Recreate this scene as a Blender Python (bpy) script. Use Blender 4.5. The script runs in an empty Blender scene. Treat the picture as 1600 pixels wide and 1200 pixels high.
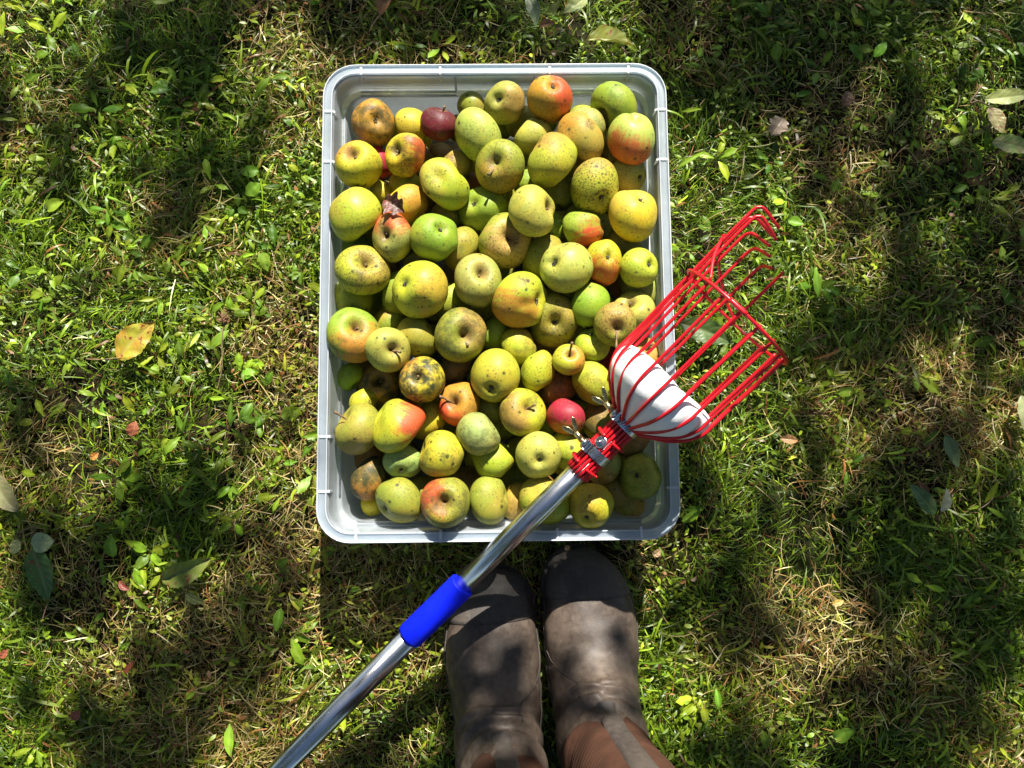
import bpy, math, random
import numpy as np
from mathutils import Vector, Matrix, Euler

# ------------------------------------------------------------------ camera, sky, sun, exposure
scene = bpy.context.scene
COL = scene.collection
CAM = np.array([0.00722, -0.20582, 1.05703])
ROT = (0.10776, -0.00965, -0.01075)
FPX = 1200.0                                    # focal length in pixels of the 1600 px wide photograph
cd = bpy.data.cameras.new('camera'); cam = bpy.data.objects.new('camera', cd); COL.objects.link(cam)
cam.location = CAM; cam.rotation_euler = ROT
cd.sensor_width = 36.0; cd.lens = 36.0 * FPX / 1600.0; cd.clip_start = 0.02; cd.clip_end = 600.0
scene.camera = cam
SUN_AZ, SUN_EL = math.radians(10.0), math.radians(42.0)
SUN = np.array([math.sin(SUN_AZ)*math.cos(SUN_EL), math.cos(SUN_AZ)*math.cos(SUN_EL), math.sin(SUN_EL)])
world = bpy.data.worlds.new("World"); scene.world = world; world.use_nodes = True
wn = world.node_tree
sky = wn.nodes.new('ShaderNodeTexSky'); sky.sky_type = 'NISHITA'; sky.sun_disc = False
sky.sun_elevation = SUN_EL; sky.sun_rotation = SUN_AZ
wn.links.new(sky.outputs[0], wn.nodes['Background'].inputs['Color'])
wn.nodes['Background'].inputs['Strength'].default_value = 0.05
sl = bpy.data.lights.new('sun', 'SUN'); sl.energy = 5.0; sl.angle = math.radians(0.53); sl.color = (1.0, 0.955, 0.87)
so = bpy.data.objects.new('sun', sl); COL.objects.link(so)
so.rotation_euler = Vector(-SUN).to_track_quat('-Z', 'Y').to_euler(); so.location = SUN * 9
scene.view_settings.view_transform = 'Standard'; scene.view_settings.look = 'None'
scene.view_settings.exposure = 1.34; scene.view_settings.gamma = 1.0
scene.cycles.max_bounces = 8; scene.cycles.transparent_max_bounces = 16
scene.cycles.diffuse_bounces = 3; scene.cycles.glossy_bounces = 3; scene.cycles.transmission_bounces = 6

# ------------------------------------------------------------------ helpers
CM = np.array(Euler(ROT, 'XYZ').to_matrix())
def at(u, v, z):
    """world point at height z seen at photograph pixel (u, v)"""
    d = CM @ np.array([(u-800.0)/FPX, (600.0-v)/FPX, -1.0])
    return CAM + d * ((z-CAM[2])/d[2])
def depth(p): return float(-((np.asarray(p)-CAM) @ CM)[2])
def to_px(p):
    q = (np.asarray(p)-CAM) @ CM
    return np.stack([800+FPX*q[..., 0]/-q[..., 2], 600-FPX*q[..., 1]/-q[..., 2]], -1)

def tag(o, label=None, cat=None, group=None, kind=None):
    if label: o['label'] = label
    if cat: o['category'] = cat
    if group: o['group'] = group
    if kind: o['kind'] = kind
    return o
def empty(name, loc=(0, 0, 0)):
    o = bpy.data.objects.new(name, None); COL.objects.link(o); o.location = loc
    o.empty_display_size = 0.02
    return o
def mesh_obj(name, V, F, mat, parent=None, smooth=True, loc=(0, 0, 0)):
    """V: world-space vertices; the object's origin is put at loc (for a child: relative to its parent's place)"""
    V = np.asarray(V, dtype=np.float64) - np.asarray(loc, dtype=np.float64)
    me = bpy.data.meshes.new(name)
    if isinstance(F, np.ndarray):
        n, k = F.shape
        me.vertices.add(len(V)); me.vertices.foreach_set('co', V.astype(np.float32).ravel())
        me.loops.add(n*k); me.loops.foreach_set('vertex_index', F.astype(np.int32).ravel())
        me.polygons.add(n); me.polygons.foreach_set('loop_start', np.arange(0, n*k, k, dtype=np.int32))
        me.update(calc_edges=True); me.validate()
    else:
        me.from_pydata(V.tolist(), [], F); me.update()
    if smooth: me.polygons.foreach_set('use_smooth', np.ones(len(me.polygons), dtype=bool))
    if mat: me.materials.append(mat)
    o = bpy.data.objects.new(name, me); COL.objects.link(o)
    o.location = loc
    if parent is not None:
        o.parent = parent
        o.location = Vector(loc) - place(parent)
    return o
def place(o):
    v = Vector(o.location)
    while o.parent is not None: o = o.parent; v = v + o.location
    return v

class MB:
    """collects shapes into one mesh"""
    def __init__(s): s.V = []; s.F = []; s.n = 0
    def add(s, V, F):
        V = np.asarray(V, dtype=float); s.V.append(V)
        s.F += [tuple(i+s.n for i in f) for f in F]; s.n += len(V); return s
    def grid(s, G, close_u=False, close_v=False):
        a, b = G.shape[:2]; F = []
        for i in range(a if close_u else a-1):
            for j in range(b if close_v else b-1):
                i2, j2 = (i+1) % a, (j+1) % b
                F.append((i*b+j, i*b+j2, i2*b+j2, i2*b+j))
        return s.add(G.reshape(-1, 3), F)
    def tube(s, P, r, n=8, caps=True):
        P = np.asarray(P, float); m = len(P); R = np.broadcast_to(np.asarray(r, float), (m,))
        T = np.gradient(P, axis=0); T /= np.linalg.norm(T, axis=1)[:, None] + 1e-12
        a = np.array([0, 0, 1.0]) if abs(T[0][2]) < .9 else np.array([1.0, 0, 0])
        N = np.cross(T[0], a); N /= np.linalg.norm(N)
        G = np.zeros((m, n, 3)); an = np.arange(n)/n*2*math.pi
        for i in range(m):
            N = N - T[i]*np.dot(N, T[i]); N /= np.linalg.norm(N)+1e-12
            B = np.cross(T[i], N)
            G[i] = P[i] + R[i]*(np.cos(an)[:, None]*N + np.sin(an)[:, None]*B)
        base = s.n; s.grid(G, close_v=True)
        if caps:
            s.F.append(tuple(base+j for j in range(n))[::-1]); s.F.append(tuple(base+(m-1)*n+j for j in range(n)))
        return s
    def box(s, c, ax, ay, az, hx, hy, hz):
        c = np.asarray(c, float); V = []
        for i in (-1, 1):
            for j in (-1, 1):
                for k in (-1, 1): V.append(c+ax*hx*i+ay*hy*j+az*hz*k)
        return s.add(V, [(0, 1, 3, 2), (4, 6, 7, 5), (0, 4, 5, 1), (2, 3, 7, 6), (0, 2, 6, 4), (1, 5, 7, 3)])
    def build(s, name, mat, parent=None, smooth=True, loc=(0, 0, 0), bevel=0.0, subsurf=0):
        o = mesh_obj(name, np.concatenate(s.V), s.F, mat, parent, smooth, loc)
        if bevel:
            b = o.modifiers.new('bevel', 'BEVEL'); b.width = bevel; b.segments = 2; b.limit_method = 'ANGLE'
        if subsurf:
            b = o.modifiers.new('sub', 'SUBSURF'); b.levels = b.render_levels = subsurf
        return o

def smooth_path(P, k=6):
    """Catmull-Rom through the points"""
    P = np.asarray(P, float); Q = np.vstack([2*P[0]-P[1], P, 2*P[-1]-P[-2]]); out = []
    for i in range(1, len(Q)-2):
        for t in np.arange(k)/k:
            a, b, c, d = Q[i-1], Q[i], Q[i+1], Q[i+2]
            out.append(.5*(2*b+(c-a)*t+(2*a-5*b+4*c-d)*t*t+(3*b-a-3*c+d)*t**3))
    out.append(P[-1]); return np.array(out)

class Noise2:
    def __init__(s, seed, n=64): s.g = np.random.RandomState(seed).rand(n, n); s.n = n
    def one(s, x, y):
        xi, yi = np.floor(x).astype(int), np.floor(y).astype(int); fx, fy = x-xi, y-yi
        fx = fx*fx*(3-2*fx); fy = fy*fy*(3-2*fy); g, n = s.g, s.n
        return (g[xi % n, yi % n]*(1-fx)+g[(xi+1) % n, yi % n]*fx)*(1-fy)+(g[xi % n, (yi+1) % n]*(1-fx)+g[(xi+1) % n, (yi+1) % n]*fx)*fy
    def __call__(s, x, y, sc, oct=3):
        t = 0; a = 1; w = 0
        for k in range(oct): t = t+a*s.one(x*sc+17.3*k+100, y*sc+9.1*k+100); w += a; a *= .5; sc *= 2.1
        return t/w

# ------------------------------------------------------------------ materials
def nodes(name):
    m = bpy.data.materials.new(name); m.use_nodes = True; t = m.node_tree
    return m, t, t.nodes['Principled BSDF'], t.nodes['Material Output']
class NT:
    def __init__(s, t): s.t = t
    def n(s, typ, **kw):
        o = s.t.nodes.new('ShaderNode'+typ)
        for k, v in kw.items():
            if k[0] == '_': setattr(o, k[1:], v)
            else: o.inputs[int(k[1:]) if k[0] == 'i' and k[1:].isdigit() else k].default_value = v
        return o
    def l(s, a, b): s.t.links.new(a, b)
    def math(s, op, a, b=None, clamp=False):
        o = s.t.nodes.new('ShaderNodeMath'); o.operation = op; o.use_clamp = clamp
        for i, x in enumerate((a, b)):
            if x is None: continue
            if isinstance(x, (int, float)): o.inputs[i].default_value = x
            else: s.l(x, o.inputs[i])
        return o.outputs[0]
    def vmath(s, op, a, b=None):
        o = s.t.nodes.new('ShaderNodeVectorMath'); o.operation = op
        for i, x in enumerate((a, b)):
            if x is None: continue
            if isinstance(x, tuple): o.inputs[i].default_value = x
            else: s.l(x, o.inputs[i])
        return o
    def mix(s, fac, a, b, blend='MIX'):
        o = s.t.nodes.new('ShaderNodeMix'); o.data_type = 'RGBA'; o.blend_type = blend; o.clamp_factor = True
        for i, x in ((0, fac), (6, a), (7, b)):
            if isinstance(x, (int, float)): o.inputs[i].default_value = x
            elif isinstance(x, tuple): o.inputs[i].default_value = x if len(x) == 4 else x+(1,)
            else: s.l(x, o.inputs[i])
        return o.outputs[2]
    def noise(s, vec, scale, detail=3, rough=.55, w=None):
        o = s.t.nodes.new('ShaderNodeTexNoise')
        o.inputs['Scale'].default_value = scale; o.inputs['Detail'].default_value = detail; o.inputs['Roughness'].default_value = rough
        if vec is not None: s.l(vec, o.inputs['Vector'])
        return o.outputs[0]
    def ramp(s, x, lo, hi):
        o = s.t.nodes.new('ShaderNodeMapRange'); o.interpolation_type = 'SMOOTHSTEP'
        o.inputs[1].default_value = lo; o.inputs[2].default_value = hi
        s.l(x, o.inputs[0]); return o.outputs[0]
    def attr(s, name, typ='OBJECT'):
        o = s.t.nodes.new('ShaderNodeAttribute'); o.attribute_type = typ; o.attribute_name = name; return o
    def bump(s, h, strength, dist, target):
        o = s.t.nodes.new('ShaderNodeBump'); o.inputs['Strength'].default_value = strength; o.inputs['Distance'].default_value = dist
        s.l(h, o.inputs['Height']); s.l(o.outputs[0], target.inputs['Normal']); return o
def spec(b, v): b.inputs['Specular IOR Level'].default_value = v

def simple_mat(name, col, rough=.5, metal=0.0, sp=.5, var=0.0, scale=60, bump=0.0):
    m, t, b, out = nodes(name); N = NT(t)
    b.inputs['Base Color'].default_value = col+(1,); b.inputs['Roughness'].default_value = rough
    b.inputs['Metallic'].default_value = metal; spec(b, sp)
    co = N.n('TexCoord').outputs['Object']; z = N.noise(co, scale, 4, .6)
    if var:
        N.l(N.mix(N.ramp(z, .35, .7), tuple(c*(1-var) for c in col), tuple(min(1, c*(1+var)) for c in col)), b.inputs['Base Color'])
    r = N.math('ADD', N.math('MULTIPLY', z, .18), max(0.02, rough-.09)); N.l(r, b.inputs['Roughness'])
    if bump: N.bump(z, bump, .001, b)
    return m

def leafy_mat(name, sheen=.35, trans=.35):
    """grass, weed and tree leaf: colour comes from the 'tint' attribute (blade pigment; a few weeds have sun and shade painted in)"""
    m, t, b, out = nodes(name); N = NT(t)
    a = N.attr('tint', 'GEOMETRY').outputs['Color']
    N.l(a, b.inputs['Base Color']); b.inputs['Roughness'].default_value = .42; spec(b, sheen)
    tr = N.n('BsdfTranslucent'); N.l(N.mix(1.0, a, (1.5, 1.45, .7), 'MULTIPLY'), tr.inputs['Color'])
    mx = N.n('MixShader'); mx.inputs[0].default_value = trans
    N.l(b.outputs[0], mx.inputs[1]); N.l(tr.outputs[0], mx.inputs[2]); N.l(mx.outputs[0], out.inputs[0])
    return m
M_GRASS = leafy_mat('lawn_blade', .5, .36)
M_WEED = leafy_mat('weed_leaf', .25, .3)
M_TREELEAF = leafy_mat('tree_leaf', .3, .06)

def set_tint(o, C):
    a = o.data.color_attributes.new('tint', 'FLOAT_COLOR', 'POINT')
    a.data.foreach_set('color', np.concatenate([C, np.ones((len(C), 1))], 1).astype(np.float32).ravel())

# soil
m, t, b, out = nodes('soil'); N = NT(t); co = N.n('TexCoord').outputs['Object']
z1 = N.noise(co, 45, 5, .65); z2 = N.noise(co, 3, 3)
c = N.mix(N.ramp(z1, .35, .7), (.008, .006, .003), (.045, .031, .015))
c = N.mix(N.ramp(z2, .4, .65), c, N.mix(N.ramp(z1, .3, .7), (.006, .009, .003), (.028, .038, .009)))
far = N.vmath('LENGTH', N.vmath('MULTIPLY', co, (1, 1, 0)).outputs[0]).outputs['Value']      # farther off the lawn is closed turf
c = N.mix(N.ramp(far, 2.2, 3.6), c, N.mix(N.ramp(z1, .3, .7), (.035, .07, .008), (.13, .19, .02)))
N.l(c, b.inputs['Base Color']); b.inputs['Roughness'].default_value = .9; spec(b, .1); N.bump(z1, .8, .006, b); M_SOIL = m

# translucent polypropylene
def plastic(name, clear, scat, f_scat, f_dif, rough=.24):
    m, t, b, out = nodes(name); N = NT(t); co = N.n('TexCoord').outputs['Object']
    z = N.noise(co, 14, 5, .62); zz = N.ramp(z, .3, .75); sc = N.ramp(N.noise(co, 90, 6, .8), .6, .72)
    tp = N.n('BsdfTransparent'); tp.inputs[0].default_value = clear+(1,)
    tl = N.n('BsdfTranslucent'); tl.inputs[0].default_value = scat+(1,)
    df = N.n('BsdfDiffuse'); df.inputs[0].default_value = tuple(c*.95 for c in scat)+(1,)
    m1 = N.n('MixShader'); N.l(N.math('ADD', N.math('MULTIPLY', zz, .15), f_scat), m1.inputs[0]); N.l(tp.outputs[0], m1.inputs[1]); N.l(tl.outputs[0], m1.inputs[2])
    m2 = N.n('MixShader'); N.l(N.math('ADD', N.math('ADD', N.math('MULTIPLY', zz, .08), N.math('MULTIPLY', sc, .08)), f_dif), m2.inputs[0]); N.l(m1.outputs[0], m2.inputs[1]); N.l(df.outputs[0], m2.inputs[2])
    gl = N.n('BsdfGlossy'); gl.inputs['Color'].default_value = (1, 1, 1, 1); gl.inputs['Roughness'].default_value = rough
    fr = N.n('Fresnel', IOR=1.45); m3 = N.n('MixShader'); N.l(fr.outputs[0], m3.inputs[0]); N.l(m2.outputs[0], m3.inputs[1]); N.l(gl.outputs[0], m3.inputs[2])
    bp = N.n('Bump'); bp.inputs['Strength'].default_value = .3; bp.inputs['Distance'].default_value = .002
    N.l(N.math('ADD', z, N.math('MULTIPLY', sc, .15)), bp.inputs['Height']); N.l(bp.outputs[0], gl.inputs['Normal'])
    N.l(m3.outputs[0], out.inputs[0]); return m
M_PLASTIC = plastic('milky_plastic', (.95, .975, .99), (.86, .92, .97), .38, .15)
M_RIM = plastic('bluish_rim_plastic', (.90, .96, 1.0), (.82, .91, 1.0), .44, .2, .3)
M_EDGE = plastic('white_rim_edge', (.95, .98, 1.0), (.95, .98, 1.0), .55, .45, .2)

# apple skin: every colour comes from the apple's own properties
m, t, b, out = nodes('apple_skin'); N = NT(t)
co = N.n('TexCoord').outputs['Object']
seed = N.attr('seed').outputs['Vector']; cs = N.vmath('ADD', co, seed).outputs[0]
nrm = N.vmath('NORMALIZE', co).outputs[0]
big = N.noise(cs, 38, 3, .5); mid = N.noise(cs, 110, 4, .6); fine = N.noise(cs, 420, 4, .65)
base = N.attr('base').outputs['Color']
c = N.mix(N.ramp(big, .35, .7), base, N.mix(1.0, base, (1.18, .98, .8), 'MULTIPLY'))
c = N.mix(N.math('MULTIPLY', N.ramp(mid, .45, .75), .45), c, N.mix(1.0, base, (.7, .82, .75), 'MULTIPLY'))
dotb = N.vmath('DOT_PRODUCT', nrm, N.attr('bdir').outputs['Vector']).outputs['Value']
axv = N.attr('axis').outputs['Vector']
cx = N.vmath('DOT_PRODUCT', nrm, axv).outputs['Value']
sc_ = N.n('VectorMath', _operation='SCALE'); N.l(axv, sc_.inputs[0]); N.l(cx, sc_.inputs['Scale'])
mer = N.vmath('ADD', N.vmath('NORMALIZE', N.vmath('SUBTRACT', nrm, sc_.outputs[0]).outputs[0]).outputs[0], seed).outputs[0]
streak = N.math('ADD', N.noise(mer, 9, 3, .6), N.math('MULTIPLY', N.math('SUBTRACT', mid, .5), .3))
c = N.mix(N.math('MULTIPLY', N.ramp(streak, .5, .68), .3), c, N.mix(1.0, base, (.80, .90, .9), 'MULTIPLY'))
e = N.math('ADD', dotb, N.math('MULTIPLY', N.math('SUBTRACT', streak, .5), 1.1))
e = N.math('ADD', e, N.math('MULTIPLY', N.math('SUBTRACT', big, .5), 1.5))
e = N.math('ADD', e, N.math('MULTIPLY', N.math('SUBTRACT', mid, .5), .55))
e = N.math('ADD', e, N.math('MULTIPLY', N.math('SUBTRACT', fine, .5), .3))
bl = N.math('MULTIPLY', N.ramp(e, .05, .85), N.attr('bamt').outputs['Fac'])
c = N.mix(bl, c, N.attr('blush').outputs['Color'])
cosax = N.vmath('DOT_PRODUCT', nrm, N.attr('axis').outputs['Vector']).outputs['Value']
pole = N.ramp(N.math('ADD', cosax, N.math('MULTIPLY', N.math('SUBTRACT', mid, .5), .12)), .87, .99)
c = N.mix(N.math('MULTIPLY', pole, .75), c, N.mix(N.ramp(mid, .4, .6), (.16, .13, .03), (.24, .14, .05)))
# russet netting and sooty blotches
ru = N.attr('russ').outputs['Fac']
cl = N.ramp(N.math('ADD', N.noise(N.vmath('ADD', cs, (3.1, 7.7, 1.2)).outputs[0], 48, 3, .6), N.math('MULTIPLY', ru, .36)), .48, .74)
sp = N.ramp(fine, .5, .62)
c = N.mix(N.math('MULTIPLY', N.math('MULTIPLY', cl, sp), N.math('ADD', N.math('MULTIPLY', ru, .8), .24)), c, (.12, .074, .016))
so_ = N.attr('soot').outputs['Fac']
cl2 = N.ramp(N.math('ADD', N.noise(N.vmath('ADD', cs, (9.3, 2.2, 5.5)).outputs[0], 42, 4, .65), N.math('MULTIPLY', so_, .26)), .57, .78)
c = N.mix(N.math('MULTIPLY', N.math('MULTIPLY', cl2, N.ramp(mid, .3, .6)), N.math('MULTIPLY', so_, 1.1, True)), c, (.045, .048, .018))
# scab dots
def dots(scale, size, keep, off, wob=.12):
    v = N.n('TexVoronoi'); v.inputs['Scale'].default_value = scale
    N.l(N.vmath('ADD', cs, off).outputs[0], v.inputs['Vector'])
    sx = N.n('SeparateColor'); N.l(v.outputs['Color'], sx.inputs[0])
    d = N.math('ADD', v.outputs['Distance'], N.math('ADD', N.math('MULTIPLY', N.math('SUBTRACT', fine, .5), wob), N.math('MULTIPLY', N.math('SUBTRACT', mid, .5), wob*1.5)))
    edge = N.math('MULTIPLY', sx.outputs[1], size)
    a_ = N.ramp(N.math('SUBTRACT', edge, d), 0.0, .05)
    return N.math('MULTIPLY', a_, N.math('LESS_THAN', sx.outputs[0], keep))
spk = N.attr('spots').outputs['Fac']
clu = N.ramp(N.noise(N.vmath('ADD', cs, (2.4, 8.1, 5.2)).outputs[0], 45, 3, .6), .34, .58)
d1 = N.math('MULTIPLY', N.math('MULTIPLY', dots(105, .25, .75, (1, 2, 3), .3), clu), N.math('MULTIPLY', spk, 1.6), True)
d2 = N.math('MULTIPLY', N.math('MULTIPLY', dots(250, .30, .9, (4, 2, 9), .3), N.ramp(N.noise(N.vmath('ADD', cs, (6.1, 1.7, 3.2)).outputs[0], 60, 3, .6), .38, .6)), N.math('MULTIPLY', spk, 1.4), True)
halo = N.math('MULTIPLY', N.math('MULTIPLY', dots(105, .45, .75, (1, 2, 3), .35), clu), spk, True); c = N.mix(N.math('MULTIPLY', halo, .45), c, N.mix(1.0, c, (.5, .75, .4), 'MULTIPLY'))
c = N.mix(N.math('MULTIPLY', d1, .9), c, (.05, .038, .014))
c = N.mix(N.math('MULTIPLY', d2, .75), c, (.085, .07, .02))
pale = dots(170, .16, .5, (8, 1, 6)); c = N.mix(N.math('MULTIPLY', pale, .35), c, (.62, .58, .22))
rot = N.attr('rot').outputs['Fac']
c = N.mix(N.math('MULTIPLY', dots(30, .34, .35, (2, 8, 4), .55), N.math('MULTIPLY', rot, N.ramp(fine, .3, .6)), True), c, (.085, .04, .018))
N.l(c, b.inputs['Base Color'])
N.l(N.math('ADD', .36, N.math('ADD', N.math('MULTIPLY', cl, .15), N.math('MULTIPLY', fine, .16))), b.inputs['Roughness'])
spec(b, .32)
h = N.math('SUBTRACT', N.math('MULTIPLY', mid, .5), N.math('ADD', d1, N.math('MULTIPLY', cl2, .2)))
N.bump(h, .22, .0012, b); M_APPLE = m

M_STEM = simple_mat('apple_stem', (.16, .10, .045), .7, var=.5, scale=300)
M_CALYX = simple_mat('apple_calyx', (.10, .085, .05), .85, var=.6, scale=500)
M_RED = simple_mat('red_coating', (.56, .006, .014), .34, sp=.5, var=.12, scale=40, bump=.05)
M_FOAM = simple_mat('white_foam', (.88, .875, .865), .8, sp=.2, var=.04, scale=420, bump=.2)
M_STEEL = simple_mat('polished_steel', (.62, .62, .62), .21, metal=1.0, var=.04, scale=20)
M_CLAMP = simple_mat('clamp_steel', (.62, .62, .64), .24, metal=1.0, var=.15, scale=200)
M_WING = simple_mat('yellow_zinc', (.62, .50, .26), .28, metal=1.0, var=.2, scale=200)
M_DARK = simple_mat('dark_slot', (.03, .03, .03), .6)
M_BLUE = simple_mat('blue_plastic', (.002, .014, .80), .5, sp=.3, var=.08, scale=60, bump=.1)

# rubber of the boots
def rubber(name, lo, hi, rough, weave=0.0):
    m, t, b, out = nodes(name); N = NT(t); co = N.n('TexCoord').outputs['Object']
    z1 = N.noise(co, 16, 5, .65); z2 = N.noise(co, 130, 4, .7); z3 = N.noise(co, 600, 3, .6)
    f = N.math('ADD', N.math('MULTIPLY', z1, .7), N.math('MULTIPLY', z2, .3))
    c = N.mix(N.ramp(f, .36, .64), lo, hi)
    sc = N.ramp(N.noise(co, 70, 6, .75), .62, .72); c = N.mix(N.math('MULTIPLY', sc, .35), c, (.26, .22, .18))
    N.l(c, b.inputs['Base Color']); spec(b, .35)
    N.l(N.math('ADD', rough, N.math('MULTIPLY', z2, .2)), b.inputs['Roughness'])
    h = N.math('ADD', N.math('MULTIPLY', z2, .6), N.math('MULTIPLY', z3, .25))
    if weave:
        ck = N.n('TexWave'); ck.inputs['Scale'].default_value = weave; ck.inputs['Distortion'].default_value = .4; ck.bands_direction = 'DIAGONAL'
        N.l(co, ck.inputs['Vector']); h = N.math('ADD', h, N.math('MULTIPLY', ck.outputs['Fac'], .7))
    N.bump(h, .3, .0012, b); return m
M_RUBBER = rubber('worn_brown_rubber', (.046, .033, .025), (.108, .080, .060), .40)
M_TOECAP = rubber('dark_toe_rubber', (.042, .034, .029), (.085, .068, .055), .5, 330)
M_STRAP = rubber('pull_strap_rubber', (.045, .036, .03), (.082, .067, .056), .5)
M_SOLE = rubber('boot_sole', (.03, .026, .022), (.06, .05, .042), .6)
m, t, b, out = nodes('brown_neoprene'); N = NT(t); co = N.n('TexCoord').outputs['Object']
wv = N.n('TexWave'); wv.inputs['Scale'].default_value = 260; wv.inputs['Distortion'].default_value = .6; wv.inputs['Detail'].default_value = 1; N.l(co, wv.inputs['Vector'])
z = N.noise(co, 30, 4, .6)
c = N.mix(N.ramp(z, .3, .7), (.048, .022, .013), (.088, .039, .023)); c = N.mix(N.math('MULTIPLY', wv.outputs['Fac'], .35), c, (.06, .024, .013))
N.l(c, b.inputs['Base Color']); b.inputs['Roughness'].default_value = .8; spec(b, .2); N.bump(wv.outputs['Fac'], .4, .0008, b); M_NEO = m
m, t, b, out = nodes('denim'); N = NT(t); co = N.n('TexCoord').outputs['Object']
c = N.mix(N.ramp(N.noise(co, 25, 5), .3, .7), (.02, .03, .06), (.06, .08, .13)); N.l(c, b.inputs['Base Color']); b.inputs['Roughness'].default_value = .9; M_DENIM = m
m, t, b, out = nodes('bark'); N = NT(t); co = N.n('TexCoord').outputs['Object']; z = N.noise(co, 22, 6, .7)
c = N.mix(N.ramp(z, .35, .7), (.04, .03, .022), (.17, .14, .11)); N.l(c, b.inputs['Base Color']); b.inputs['Roughness'].default_value = .9; N.bump(z, 1, .02, b); M_BARK = m

# fallen leaves: own two colours and spots
m, t, b, out = nodes('fallen_leaf'); N = NT(t); co = N.n('TexCoord').outputs['Object']
sd = N.attr('seed').outputs['Vector']; cs = N.vmath('ADD', co, sd).outputs[0]
z1 = N.noise(cs, 45, 4, .6); z2 = N.noise(cs, 120, 4, .65)
c = N.mix(N.ramp(z1, .35, .65), N.attr('base').outputs['Color'], N.attr('blush').outputs['Color'])
c = N.mix(N.math('MULTIPLY', N.ramp(z2, .56, .66), N.attr('spots').outputs['Fac'], True), c, (.22, .035, .018))
uvx = N.attr('vein', 'GEOMETRY').outputs['Fac']
c = N.mix(N.math('MULTIPLY', uvx, .5), c, N.mix(.4, c, (.5, .5, .25)))
N.l(c, b.inputs['Base Color']); b.inputs['Roughness'].default_value = .45; spec(b, .45)
N.bump(N.math('ADD', z2, uvx), .3, .001, b)
tr = N.n('BsdfTranslucent'); N.l(c, tr.inputs[0]); mx = N.n('MixShader'); mx.inputs[0].default_value = .22
N.l(b.outputs[0], mx.inputs[1]); N.l(tr.outputs[0], mx.inputs[2]); N.l(mx.outputs[0], out.inputs[0]); M_FALLEN = m
# ------------------------------------------------------------------ ground
def ground():
    n = 120; s = np.linspace(-1, 1, n); s = np.sign(s)*(np.abs(s)**5*240+np.abs(s)*3)
    X, Y = np.meshgrid(s, s, indexing='ij'); nz = Noise2(3)
    Z = (nz(X, Y, 3.0)-.5)*.02*np.clip((np.hypot(X, Y)-.9)*1.5, 0, 1) - .004
    mb = MB(); mb.grid(np.stack([X, Y, Z], -1))
    tag(mb.build('ground', M_SOIL), kind='structure')
ground()

# ------------------------------------------------------------------ where sun and shade lie on the lawn (shaped by the apple tree's crown)
SHADE = [(600,50,85),(700,40,70),(800,40,55),(1020,40,60),(1150,60,130),(1250,150,130),(1330,60,95),(1170,210,70),(1330,250,100),(1590,60,60),
 (1560,300,55),(1090,120,60),(470,40,55),(350,90,50),(270,170,36),(180,110,36),(320,200,46),(110,250,36),(250,320,50),(290,390,50),(360,240,50),
 (340,300,45),(60,640,40),(430,690,35),(200,840,75),(300,830,75),(380,860,45),(130,900,50),(50,870,60),(110,960,40),(420,930,55),(450,1000,45),
 (250,1110,60),(330,1120,60),(300,1050,45),(180,1160,50),(580,890,55),(500,985,40),(400,1090,50),(640,1130,50),(190,440,35),
 (1400,480,110),(1480,440,90),(1570,500,80),(1370,590,75),(1260,600,35),(1330,680,55),(1420,720,60),(1540,600,40),(1480,800,90),(1400,850,110),
 (1500,920,130),(1420,1000,100),(1350,1130,90),(1450,1130,90),(1555,990,50),(1110,870,55),(1150,950,55),(1130,1040,45),(1080,930,35),
 (1150,770,45),(1250,720,45),(1240,810,45),(1550,420,50),(1060,1000,30),(1230,660,30),(1440,330,60),(1350,370,45)]
LIT = [(1280,375,55),(1140,500,70),(1180,620,70),(1510,600,40),(1240,930,55),(1290,1010,50),(1330,760,35),(1580,1120,50),(1040,870,22),(90,120,70),(420,160,45),
 (460,280,60),(40,330,60),(1430,60,50),(1500,150,40),(210,520,60),(920,85,35),(660,1050,50),(1160,400,60),(1190,700,40),(160,620,90),(280,600,80),(400,400,70),(440,560,50),(60,330,60),(330,700,60),(120,740,50),(40,560,50)]
B_S = [(at(u, v, 0), r*(1.08 if u > 1320 or (v < 260 and 480 < u < 1380) else .92)/FPX) for u, v, r in SHADE]; B_L = [(at(u, v, 0), r*1.06/FPX) for u, v, r in LIT]
N_SH = Noise2(11)
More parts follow.
